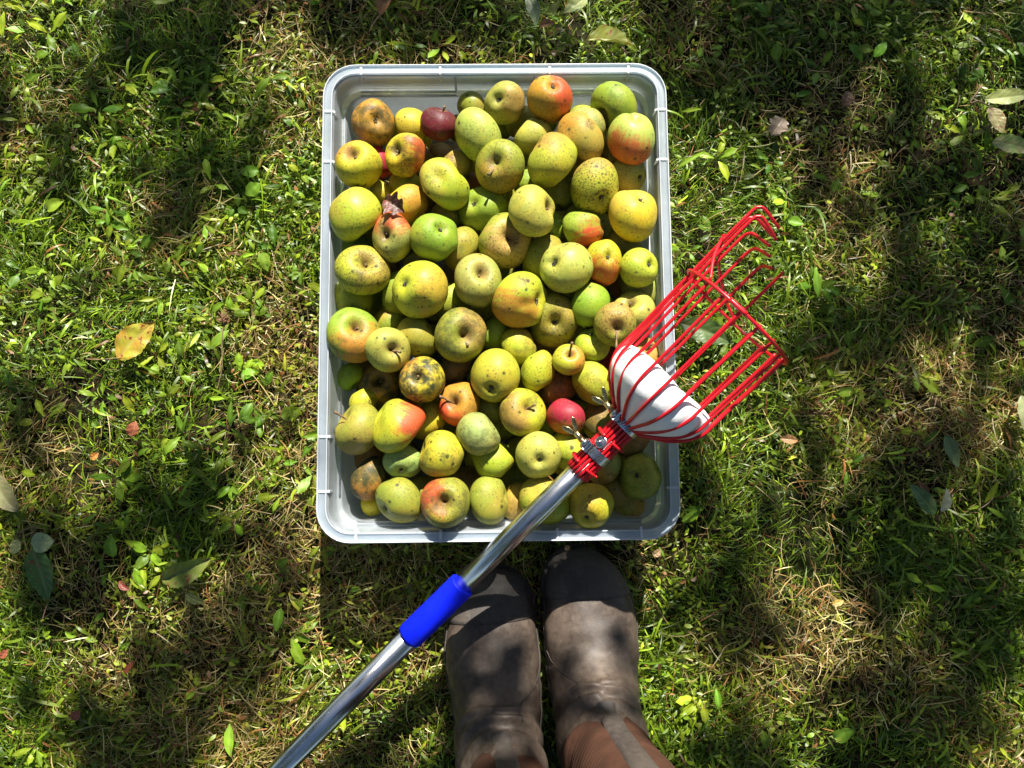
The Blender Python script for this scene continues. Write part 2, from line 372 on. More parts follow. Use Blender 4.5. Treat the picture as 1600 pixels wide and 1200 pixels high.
def shade_wanted(x, y):
    d = np.zeros_like(x); l = np.zeros_like(x)
    for p, r in B_S: d = np.maximum(d, np.clip(1.25-np.hypot(x-p[0], y-p[1])/r*.95, 0, 1))
    for p, r in B_L: l = np.maximum(l, np.clip(1.4-np.hypot(x-p[0], y-p[1])/r, 0, 1))
    inside = (np.abs(x-.02) < .74) & (y > -.62) & (y < .49)
    n = N_SH(x, y, 9.0, 3)
    out = np.where(inside, d*(.75+.5*n), np.clip((N_SH(x+5, y, 3.5, 3)-.42)*5, 0, 1))
    out = np.where(inside, np.maximum(out, np.clip((N_SH(x+3, y+2, 13., 3)-.61)*6, 0, .8)), out)
    out = np.where(inside, np.clip(.5+(out+(N_SH(x+7, y+1, 24., 2)-.5)*1.1-.5)*1.6, 0, 1), out)*(1-.9*l)
    bx = np.clip(1-np.maximum(np.maximum(np.abs(x+.02)-.24, np.abs(y+.12)-.42), 0)/.03, 0, 1)   # the crown is open over the bin
    out = out*(1-bx)
    # over the boots
    o2 = np.zeros_like(x)
    for (u, v, r) in [(735,1045,48),(738,1105,48),(760,1165,48),(800,1190,40),(812,1112,24),(945,985,24),(985,1045,30),(872,1085,28),(900,1125,36),(965,1175,34),(975,1095,22)]:
        p = at(u, v, .1) - SUN*(.1/SUN[2]); o2 = np.maximum(o2, np.clip(1.2-np.hypot(x-p[0], y-p[1])/(r/FPX), 0, 1))
    bo = (x > -.1) & (x < .2) & (y < -.36) & (y > -.75)
    return np.where(bo, np.maximum(o2, .15*out), out)

def sky_block_tree(x, y, label, proto=[]):
    """unseen trees added round the lawn to block sky light and deepen the shade"""
    root = empty('apple_tree', (x, y, 0)); tag(root, label, 'tree', 'unseen trees added round the lawn to block sky light')
    if proto:
        for o in proto:
            c = o.copy(); COL.objects.link(c); c.parent = root
        root.rotation_euler.z = x*2.1+y; return
    rs = np.random.RandomState(9); n = 9000
    th = rs.uniform(0, 2*math.pi, n); ph = np.arccos(rs.uniform(-.75, 1, n)); rr = rs.uniform(.45, 1, n)**.6*(1+.18*np.sin(th*5)*np.sin(ph*4))
    P = np.stack([2.0*rr*np.sin(ph)*np.cos(th), 2.0*rr*np.sin(ph)*np.sin(th), 2.9+2.1*rr*np.cos(ph)], 1)
    D = rs.randn(n, 3); D /= np.linalg.norm(D, axis=1)[:, None]; S = np.cross(D, rs.randn(n, 3)); S /= np.linalg.norm(S, axis=1)[:, None]; L = rs.uniform(.07, .12, n)[:, None]
    V = np.stack([P, P+D*L*.5+S*L*.3, P+D*L, P+D*L*.5-S*L*.3], 1).reshape(-1, 3); F = np.arange(4*n).reshape(-1, 4)
    o = mesh_obj('crown', V+np.array([x, y, 0]), F, M_TREELEAF, root, loc=(x, y, 0)); set_tint(o, np.repeat(np.array([.045, .085, .018])*rs.uniform(.6, 1.5, (n, 1)), 4, 0)); proto.append(o)
    mb = MB(); mb.tube(smooth_path([(x, y, -.1), (x+.05, y, .7), (x, y+.05, 1.5), (x+.1, y, 2.6)], 4), np.linspace(.14, .06, 13), 10)
    for k in range(6):
        a_ = k*1.05; mb.tube(smooth_path([(x, y, 1.3+.1*k), (x+.6*math.cos(a_), y+.6*math.sin(a_), 2.0+.1*k), (x+1.3*math.cos(a_), y+1.3*math.sin(a_), 2.7+.2*k)], 4), np.linspace(.06, .02, 9), 8)
    proto.append(mb.build('trunk', M_BARK, root, loc=(x, y, 0)))
for x_, y_, l_ in ((-3.9, .6, 'unseen apple tree added left of the lawn to block sky light'), (3.9, -.4, 'unseen apple tree added right of the lawn to block sky light'), (-2.6, -3.6, 'unseen apple tree added behind the person at the left to block sky light'), (2.4, -3.9, 'unseen apple tree added behind the person at the right to block sky light'), (-4.6, 4.6, 'unseen apple tree added ahead at the far left to block sky light')):
    sky_block_tree(x_, y_, l_)

def apple_tree():
    rs = np.random.RandomState(5)
    root = empty('apple_tree', (1.55, 4.35, 0))
    tag(root, 'leafy apple tree whose crown dapples the lawn with shade', 'tree')
    # crown: leaves spread through a deep layer of air up-sun of the lawn
    n = 60000
    x = rs.uniform(-2.0, 2.0, n); y = rs.uniform(-1.8, 1.7, n)
    q = shade_wanted(x, y); q = np.clip((q-.22)/.5, 0, 1); keep = rs.rand(n) < q*q*(3-2*q)*.62
    x, y = x[keep], y[keep]; k = len(x)
    t = rs.uniform(3.0, 4.6, k)
    P = np.stack([x, y, np.zeros(k)], 1) + SUN*t[:, None]
    # outer leaves that shade only the grass outside the picture
    ne = 9000; th = rs.uniform(0, 2*math.pi, ne); ph = np.arccos(rs.uniform(-.3, 1, ne)); rr = rs.uniform(.75, 1, ne)
    Q = np.stack([1.5+2.3*rr*np.sin(ph)*np.cos(th), 4.4+2.2*rr*np.sin(ph)*np.sin(th), 3.1+1.7*rr*np.cos(ph)], 1)
    g = Q - SUN*(Q[:, 2]/SUN[2])[:, None]
    Q = Q[~((np.abs(g[:, 0]) < 1.25) & (np.abs(g[:, 1]) < 1.15))]
    P = np.vstack([P, Q]); k = len(P)
    L = rs.uniform(.05, .085, k); W = L*rs.uniform(.26, .34, k)
    D = rs.randn(k, 3); D[:, 2] -= .4; D /= np.linalg.norm(D, axis=1)[:, None]
    S = np.cross(D, rs.randn(k, 3)); S /= np.linalg.norm(S, axis=1)[:, None]; U = np.cross(D, S)
    pts = []
    for a, w, b in ((0, 0, 0), (.3, 1, .15), (.3, -1, .15), (.35, 0, 0), (.7, .8, .1), (.7, -.8, .1), (1, 0, -.05)):
        pts.append(P+D*(L*a)[:, None]+S*(W*w)[:, None]+U*(L*b)[:, None])
    V = np.stack(pts, 1).reshape(-1, 3)
    F0 = np.array([(0, 1, 3, 3), (0, 3, 2, 2), (1, 4, 6, 3), (3, 6, 5, 2)])
    T = np.concatenate([np.array([(0, 1, 3), (0, 3, 2), (1, 4, 3), (4, 6, 3), (3, 6, 5), (3, 5, 2)])[None]+7*np.arange(k)[:, None, None]]).reshape(-1, 3)
    o = mesh_obj('crown', V, T, M_TREELEAF, root)
    C = np.array([.045, .085, .018])*rs.uniform(.6, 1.5, (k, 1))*rs.uniform(.85, 1.15, (k, 3)); set_tint(o, np.repeat(C, 7, 0))
    mb = MB()
    def limb(a, b, r0, r1, wob, depth_):
        a, b = np.array(a, float), np.array(b, float); m = 7
        Pm = np.array([a+(b-a)*i/m for i in range(m+1)]); Pm[1:-1] += rs.randn(m-1, 3)*wob
        Pm = smooth_path(Pm, 3); mb.tube(Pm, np.linspace(r0, r1, len(Pm)), 9)
        if depth_:
            for j in range(4):
                s = Pm[int(len(Pm)*rs.uniform(.35, .95))]; d = rs.randn(3); d[2] = abs(d[2])*.6; d /= np.linalg.norm(d)
                e = s+d*rs.uniform(.5, .9)
                gd = e-SUN*(e[2]/SUN[2])
                if abs(gd[0]) < .9 and abs(gd[1]) < .8: continue
                limb(s, e, r1*.8, .008, wob*.5, depth_-1)
    limb((1.55, 4.35, -.1), (1.62, 4.3, 1.5), .15, .11, .02, 0)
    for e in ((3.1, 4.6, 3.6), (2.7, 5.5, 4.2), (.3, 6.6, 3.2), (-.6, 5.2, 2.9)):
        limb((1.62, 4.3, 1.4), e, .085, .03, .06, 2)
    mb.build('trunk', M_BARK, root)
apple_tree()

# ------------------------------------------------------------------ lawn
N_DRY = Noise2(21); N_LUSH = Noise2(22); N_DIR = Noise2(23); N_HUE = Noise2(24)
def px_lookup(x, y): return to_px(np.stack([x, y, np.zeros_like(x)], -1))
def dryness(x, y):
    p = px_lookup(x, y); u, v = p[..., 0], p[..., 1]
    d = N_DRY(x, y, 6.5, 3)
    g = lambda cu, cv, r: np.exp(-((u-cu)**2+(v-cv)**2)/(r*r))
    d = d + .2*g(1180, 950, 190) + .12*g(1330, 1000, 160) + .16*g(120, 1100, 180) + .14*g(20, 350, 110) + .2*g(40, 700, 90)+.12*g(480, 930, 140) + .12*g(1450, 640, 120) - .14*g(250, 650, 220) - .12*g(1200, 150, 260) - .1*g(250, 100, 250)
    return d
SOLES = []
def free_of_things(x, y, margin=0.0):
    ok = ~((np.abs(x) < .186-margin) & (np.abs(y) < .266-margin))
    for cx, cy in ((.114, -.46), (-.005, -.49)):
        ok &= ~((np.abs(x-cx) < .046-margin) & (np.abs(y-cy) < .14-margin))
    return ok

def blades(rs, n, area, kind):
    x = rs.uniform(area[0], area[1], n); y = rs.uniform(area[2], area[3], n)
    dr = dryness(x, y); lu = N_LUSH(x, y, 7, 3)
    if kind == 'green': k = rs.rand(n) < np.clip(.5+1.9*(lu-.45)-1.0*(dr-.5), .16, 1)
    elif kind == 'straw': k = rs.rand(n) < np.clip(.17+2.7*(dr-.48), .05, 1)
    elif kind == 'wide': k = rs.rand(n) < np.clip(.45+2.2*(lu-.5), .06, 1)
    else: k = rs.rand(n) < np.clip(.42+2.5*(N_HUE(x, y, 8, 3)-.5), .03, 1)
    k &= free_of_things(x, y)
    x, y, dr = x[k], y[k], dr[k]; n = len(x)
    near = (np.abs(x) < .25) & (np.abs(y) < .33)
    comb = N_DIR(x, y, 4.5, 2)*4*math.pi
    if kind == 'green':
        L = rs.gamma(5, .0048, n).clip(.008, .06); w = rs.uniform(.00035, .00085, n); el = np.radians(rs.uniform(12, 62, n)); az = comb+rs.normal(0, .9, n); dro = rs.uniform(.5, 1.4, n)
        c0 = np.array([.045, .125, .006]); c1 = np.array([.225, .325, .012]); f = rs.beta(2, 2, n)
    elif kind == 'straw':
        L = rs.gamma(4, .0056, n).clip(.006, .075); w = rs.uniform(.00028, .0008, n); el = np.radians(rs.uniform(-4, 26, n)); az = comb+rs.normal(0, 1.5, n); dro = rs.uniform(-.3, .7, n)
        c0 = np.array([.19, .115, .035]); c1 = np.array([.66, .54, .22]); f = rs.beta(1.6, 1.6, n)
    elif kind == 'wide':
        L = rs.gamma(6, .0046, n).clip(.012, .055); w = rs.uniform(.0011, .0021, n); el = np.radians(rs.uniform(8, 50, n)); az = comb+rs.normal(0, .8, n); dro = rs.uniform(.5, 1.5, n)
        c0 = np.array([.055, .14, .007]); c1 = np.array([.245, .345, .013]); f = rs.beta(2, 2, n)
    else:
        L = rs.uniform(.004, .012, n); w = L*rs.uniform(.12, .26, n); el = np.radians(rs.uniform(-5, 45, n)); az = rs.uniform(0, 6.28, n); dro = rs.uniform(0, 1.2, n)
        c0 = np.array([.065, .15, .007]); c1 = np.array([.285, .355, .014]); f = rs.beta(1.8, 1.8, n)
    L = np.where(near, np.minimum(L, .035), L)
    z0 = rs.uniform(0, .004, n) if kind == 'green' else rs.uniform(.004, .022, n)
    if kind == 'leaflet': z0 = rs.uniform(.008, .028, n)
    segs = 4; A = []
    hx, hy = np.cos(az), np.sin(az); p = np.stack([x, y, z0], 1); e = el.copy(); bend = rs.normal(0, .12, n)
    roll = rs.uniform(-.9, .9, n); a2 = az.copy()
    prof = {'leaflet': (.25, .95, 1.0, .75, .05)}.get(kind, (.8, 1, .9, .65, .06))
    for s in range(segs+1):
        sx, sy = -np.sin(a2), np.cos(a2); ww = w*prof[s]
        wv = np.stack([sx*np.cos(roll), sy*np.cos(roll), np.sin(roll)], 1)*ww[:, None]
        A.append(p-wv); A.append(p+wv)
        st = L/segs
        p = p+np.stack([np.cos(a2)*np.cos(e)*st, np.sin(a2)*np.cos(e)*st, np.sin(e)*st], 1)
        p[:, 2] = np.maximum(p[:, 2], .002)
        e = e-dro*.42; a2 = a2+bend
    V = np.stack(A, 1).reshape(-1, 3); m = 2*(segs+1)
    F = np.array([(2*s, 2*s+1, 2*s+3, 2*s+2) for s in range(segs)])[None]+m*np.arange(n)[:, None, None]
    C = c0+(c1-c0)*f[:, None]
    if kind in ('green', 'wide', 'leaflet'):
        yel = np.clip((dr-.44)*2.2, .06, .85)*rs.rand(n); C = C*(1-yel[:, None])+np.array([.36, .31, .035])*yel[:, None]
        brn = rs.rand(n) < .05+.12*np.clip((dr-.55)*4, 0, 1); C[brn] = np.array([.21, .095, .028])*rs.uniform(.6, 1.3, (brn.sum(), 1))
    else:
        red = rs.rand(n) < .2; C[red] = C[red]*np.array([.8, .5, .4])
    C = C*np.clip(np.exp(rs.normal(-.08, .42, (n, 1))), .3, 1.9)
    C = np.minimum(C, .75)
    return V, F.reshape(-1, 4), np.repeat(C, m, 0)

def lawn():
    rs = np.random.RandomState(8); core = (-.95, 1.0, -.82, .68); Vs, Fs, Cs, n = [], [], [], 0
    jobs = [('green', 250000, core), ('straw', 105000, core), ('wide', 24000, core), ('leaflet', 52000, core)]
    for a in ((-3.2, 3.2, .68, 3.2), (-3.2, 3.2, -3.2, -.82), (-3.2, -.95, -.82, .68), (1.0, 3.2, -.82, .68)):
        ar = (a[1]-a[0])*(a[3]-a[2])
        jobs += [('green', int(ar*8500), a), ('straw', int(ar*2500), a), ('wide', int(ar*3000), a), ('leaflet', int(ar*1600), a)]
    for kind, cnt, a in jobs:
        V, F, C = blades(rs, cnt, a, kind)
        Vs.append(V); Fs.append(F+n); Cs.append(C); n += len(V)
    o = mesh_obj('grass', np.vstack(Vs), np.vstack(Fs), M_GRASS)
    set_tint(o, np.vstack(Cs)); tag(o, kind='stuff')
lawn()

def leaf_grid(L, W, rs, kind, nu=9, nv=5):
    """one weed leaf in its own frame: x along, y across, z up; kind 0 oval, 1 lobed, 2 lance"""
    t = np.linspace(0, 1, nu)
    if kind == 0: w = np.sin(math.pi*np.clip(t, .0, 1)**.8)**.75
    elif kind == 2: w = np.sin(math.pi*t**.9)**.9
    else: w = (np.sin(math.pi*t**1.25)**.8)*(.62+.55*np.abs(np.sin(t*math.pi*(3.5+rs.randint(0, 2)))))
    w = np.maximum(w, .10*(1-t)+.01)
    s = np.linspace(-1, 1, nv); cup = rs.uniform(-.3, .5); arch = rs.uniform(.05, .45); tw = rs.uniform(-.5, .5)
    G = np.zeros((nu, nv, 3)); G[..., 0] = t[:, None]*L
    y = w[:, None]*W/2*s[None]; z = cup*np.abs(y)+rs.normal(0, .055*W, (nu, nv))
    G[..., 1] = y*np.cos(tw*t)[:, None]-z*np.sin(tw*t)[:, None]
    G[..., 2] = z+y*np.sin(tw*t)[:, None]+(L*arch*(t-t*t*1.2))[:, None]
    return G
def weeds():
    rs = np.random.RandomState(31); Vs, Fs, Cs, n = [], [], [], 0
    nu, nv = 9, 5
    F0 = np.array([(i*nv+j, i*nv+j+1, (i+1)*nv+j+1, (i+1)*nv+j) for i in range(nu-1) for j in range(nv-1)])
    def leaf(x, y, z, az, L, W, kind, el, col):
        nonlocal n
        G = leaf_grid(L, W, rs, kind, nu, nv).reshape(-1, 3)
        c, s = math.cos(el), math.sin(el); G = np.stack([G[:, 0]*c-G[:, 2]*s, G[:, 1], G[:, 0]*s+G[:, 2]*c], 1)
        c, s = math.cos(az), math.sin(az); G = np.stack([G[:, 0]*c-G[:, 1]*s, G[:, 0]*s+G[:, 1]*c, G[:, 2]], 1)+np.array([x, y, z])
        G[:, 2] = np.maximum(G[:, 2], .003)
        col = np.asarray(col)*float(np.clip(np.exp(rs.normal(-.05, .3)), .4, 1.6))*np.array([rs.uniform(.8, 1.2), 1, 1])
        C = np.tile(col, (nu*nv, 1)).reshape(nu, nv, 3); C[:, nv//2] = C[:, nv//2]*1.25+.02; C = C*rs.uniform(.9, 1.1, (nu, nv, 1))
        Vs.append(G); Fs.append(F0+n); Cs.append(C.reshape(-1, 3)); n += len(G)
    def rosette(x, y, kind, k, Lm, spread=6.28, az0=None):
        az0 = rs.uniform(0, 6.28) if az0 is None else az0; base = np.array([.07, .15, .008])+(np.array([.25, .34, .018])-np.array([.07, .15, .008]))*rs.rand()
        for j in range(k):
            a = az0+spread*j/k+rs.normal(0, .25); L = Lm*rs.uniform(.65, 1.15)
            W = L*{0: rs.uniform(.42, .6), 1: rs.uniform(.3, .42), 2: rs.uniform(.2, .3)}[kind]
            x2, y2 = x+math.cos(a)*.004, y+math.sin(a)*.004
            tx, ty = x+math.cos(a)*L, y+math.sin(a)*L
            if not free_of_things(np.array([tx]), np.array([ty]))[0] or not free_of_things(np.array([x]), np.array([y]))[0]: continue
            leaf(x2, y2, rs.uniform(.012, .024), a, L, W, kind, rs.uniform(-.05, .5), base*rs.uniform(.8, 1.2))
    # thickly on the left, upper left and upper right as in the photograph
    cnt = 0
    while cnt < 600:
        x, y = rs.uniform(-.8, .85), rs.uniform(-.66, .55); p = px_lookup(np.array([x]), np.array([y]))[0]
        g = lambda cu, cv, r: math.exp(-((p[0]-cu)**2+(p[1]-cv)**2)/(r*r))
        d = .16+.8*g(300, 620, 230)+.6*g(420, 330, 160)+.5*g(80, 150, 180)+.55*g(1220, 90, 190)+.35*g(1500, 300, 200)+.4*g(250, 880, 150)+.3*g(650, 40, 160)+.3*g(1250, 560, 120)-.15*g(1200, 950, 220)
        if rs.rand() > d: continue
        cnt += 1
        kind = rs.choice([0, 1, 2], p=[.3, .5, .2])
        rosette(x, y, kind, rs.randint(1, 5), {0: .022, 1: .032, 2: .03}[kind]*rs.uniform(.4, 1.05), spread=rs.choice([6.28, 2.2]))
    for k in range(420):
        x, y = rs.uniform(-3, 3), rs.uniform(-3, 3)
        if abs(x) < .85 and -.7 < y < .6: continue
        rosette(x, y, rs.randint(0, 3), rs.randint(2, 6), .03)
    # the weeds one can make out
    for (u, v, az, L, W, kind, lit) in [(330,545,45,.036,.013,2,1),(1277,465,95,.042,.011,2,1),(178,870,95,.030,.020,0,.6),(385,305,35,.026,.018,0,1),(410,395,-70,.030,.018,0,1),
            (405,268,190,.024,.017,0,1),(378,585,5,.02,.015,0,1),(285,558,100,.024,.012,0,1),(395,630,-120,.032,.014,0,.7),(440,650,15,.030,.02,0,.8),(75,330,30,.028,.018,0,1),
            (1325,70,-60,.034,.012,2,.6),(1290,62,120,.02,.014,0,.6),(1210,95,80,.026,.015,0,.6),(1365,90,50,.028,.014,0,.6),(1300,300,60,.02,.015,0,.8),(1230,345,-20,.022,.016,0,1),
            (1190,1140,-80,.024,.011,0,1),(1300,1150,20,.028,.02,0,1),(1118,1075,-85,.028,.009,2,1),(1065,815,30,.03,.012,0,.9),(360,1130,-85,.04,.013,2,.6),(1055,265,30,.05,.006,2,1),(440,950,-100,.03,.013,0,.9)]:
        p = at(u, v, .02); c = np.array([.15, .26, .02])*(.75+.4*lit)  # sun and shade painted in: leaves in sunny spots get a brighter colour
        leaf(p[0], p[1], .022, math.radians(az), L, W, kind, .15, c)
    o = mesh_obj('ground_cover', np.vstack(Vs), np.vstack(Fs), M_WEED); set_tint(o, np.vstack(Cs)); tag(o, kind='stuff')
weeds()
# ------------------------------------------------------------------ storage bin
def rr_loop(hx, hy, r, k=9):
    P = []
    for cx, cy, a0 in ((hx-r, hy-r, 0), (-hx+r, hy-r, 90), (-hx+r, -hy+r, 180), (hx-r, -hy+r, 270)):
        for j in range(k):
            a = math.radians(a0+90*j/(k-1)); P.append((cx+r*math.cos(a), cy+r*math.sin(a)))
    out = []
    for i in range(len(P)):                        # straight sides get extra points
        a, b = np.array(P[i]), np.array(P[(i+1) % len(P)]); out.append(a)
        d = np.linalg.norm(b-a)
        if d > .06:
            for q in range(1, 12): out.append(a+(b-a)*q/12)
    return np.array(out)
HX, HY = .2125, .292
BZ = .004
def storage_bin():
    root = empty('storage_bin', (0, 0, 0))
    tag(root, 'clear milky plastic storage bin filled with apples, sitting on the grass', 'storage bin')
    rs = np.random.RandomState(2)
    def shell(prof, name, thick):
        loops = []
        for off, z, r in prof:
            l = rr_loop(HX-off, HY-off, max(r-off, .012)); loops.append(np.column_stack([l, np.full(len(l), z)]))
        G = np.array(loops); return G
    prof = [(.0006, .136, .04), (.0001, .1502, .04), (.0004, .1516, .04), (.0012, .152, .04), (.0019, .1515, .04), (.0026, .1503, .04), (.0036, .1500, .04), (.0092, .1500, .04), (.0100, .1505, .04), (.0106, .1513, .04), (.0113, .1513, .04), (.0119, .1504, .04), (.0122, .1490, .04)]
    mb = MB(); mb.grid(shell(prof, 'rim', 0), close_v=True); rim = mb.build('rim', M_RIM, root)
    s = rim.modifiers.new('thick', 'SOLIDIFY'); s.thickness = .0022; s.offset = -1
    prof = [(.0124, .1486, .04), (.0135, .144, .042), (.0165, .119, .044), (.0172, .117, .044), (.0205, .1155, .045), (.0222, .1140, .046), (.0228, .112, .046),
            (.0270, .07, .05), (.0315, .022, .052), (.0335, .013, .053), (.038, .0075, .055), (.046, .006, .06)]
    G = shell(prof, 'body', 0); mb = MB(); mb.grid(G, close_v=True)
    n = G.shape[1]; mb.F.append(tuple((len(prof)-1)*n+j for j in range(n)))
    body = mb.build('wall', M_PLASTIC, root); s = body.modifiers.new('thick', 'SOLIDIFY'); s.thickness = .002; s.offset = -1
    for off, z, r in ((.0011, .1520, .0008), (.0112, .1513, .0006)):
        l = rr_loop(HX-off, HY-off, .04-off); l = np.vstack([l, l[:1]]); MB().tube(np.column_stack([l, np.full(len(l), z)]), r, 8, caps=False).build('rim_edge', M_EDGE, rim)
    # moulded ribs across the rim
    for x in (-.166, -.068, .068, .166):
        for sy in (1, -1):
            mb = MB(); X, Y, Z = np.eye(3)
            mb.box((x, sy*(HY-.0065), .1506), X, Y, Z, .0016, .0066, .0009)
            mb.box((x, sy*(HY-.0138), .142), X, Y, Z, .0016, .0013, .0075); mb.build('rib', M_EDGE, root, smooth=False, bevel=.0005)
    for y in (-.232, -.168, .168, .232):
        for sx in (1, -1):
            mb = MB(); X, Y, Z = np.eye(3)
            mb.box((sx*(HX-.0065), y, .1506), X, Y, Z, .0066, .0016, .0009)
            mb.box((sx*(HX-.0138), y, .142), X, Y, Z, .0013, .0016, .0075); mb.build('rib', M_EDGE, root, smooth=False, bevel=.0005)
    # raised panel lines on the inside of the two short walls
    for sy in (1, -1):
        yi = sy*(HY-.0158); mb = MB()
        for x in (-.05, .05): MB().tube([(x, yi+sy*.0018, .146), (x, yi+sy*.0003, .132), (x, yi-sy*.0008, .119)], .0016, 6).build('wall_ridge', M_PLASTIC, root)
        for x0, x1 in ((-.172, -.05), (.05, .172)):
            MB().tube([(x0, yi-sy*.0022, .1165), (x1, yi-sy*.0022, .1165)], .0014, 6).build('wall_ridge', M_PLASTIC, root)
            MB().tube([(x0, yi-sy*.0062, .1145), (x1, yi-sy*.0062, .1145)], .0013, 6).build('wall_ridge', M_PLASTIC, root)
    for sx in (1, -1):
        xi = sx*(HX-.0200); MB().tube([(xi, -.24, .1162), (xi, .24, .1162)], .0013, 6).build('wall_ridge', M_PLASTIC, root)
storage_bin()

# ------------------------------------------------------------------ apples
PAL = dict(yg=(.315, .36, .026), y=(.41, .37, .022), g=(.205, .285, .024), pg=(.315, .355, .06), ol=(.22, .24, .028), bg=(.24, .32, .09), o=(.38, .21, .025), br=(.18, .125, .03),
           red=(.11, .008, .016), pk=(.28, .012, .032), t=(.36, .28, .045), gg=(.255, .28, .06), G=(.185, .295, .02))
BL = dict(o=(.44, .19, .026), r=(.50, .06, .022), d=(.06, .006, .014), n=(.32, .19, .045), g=(.24, .32, .02), p=(.44, .28, .08))
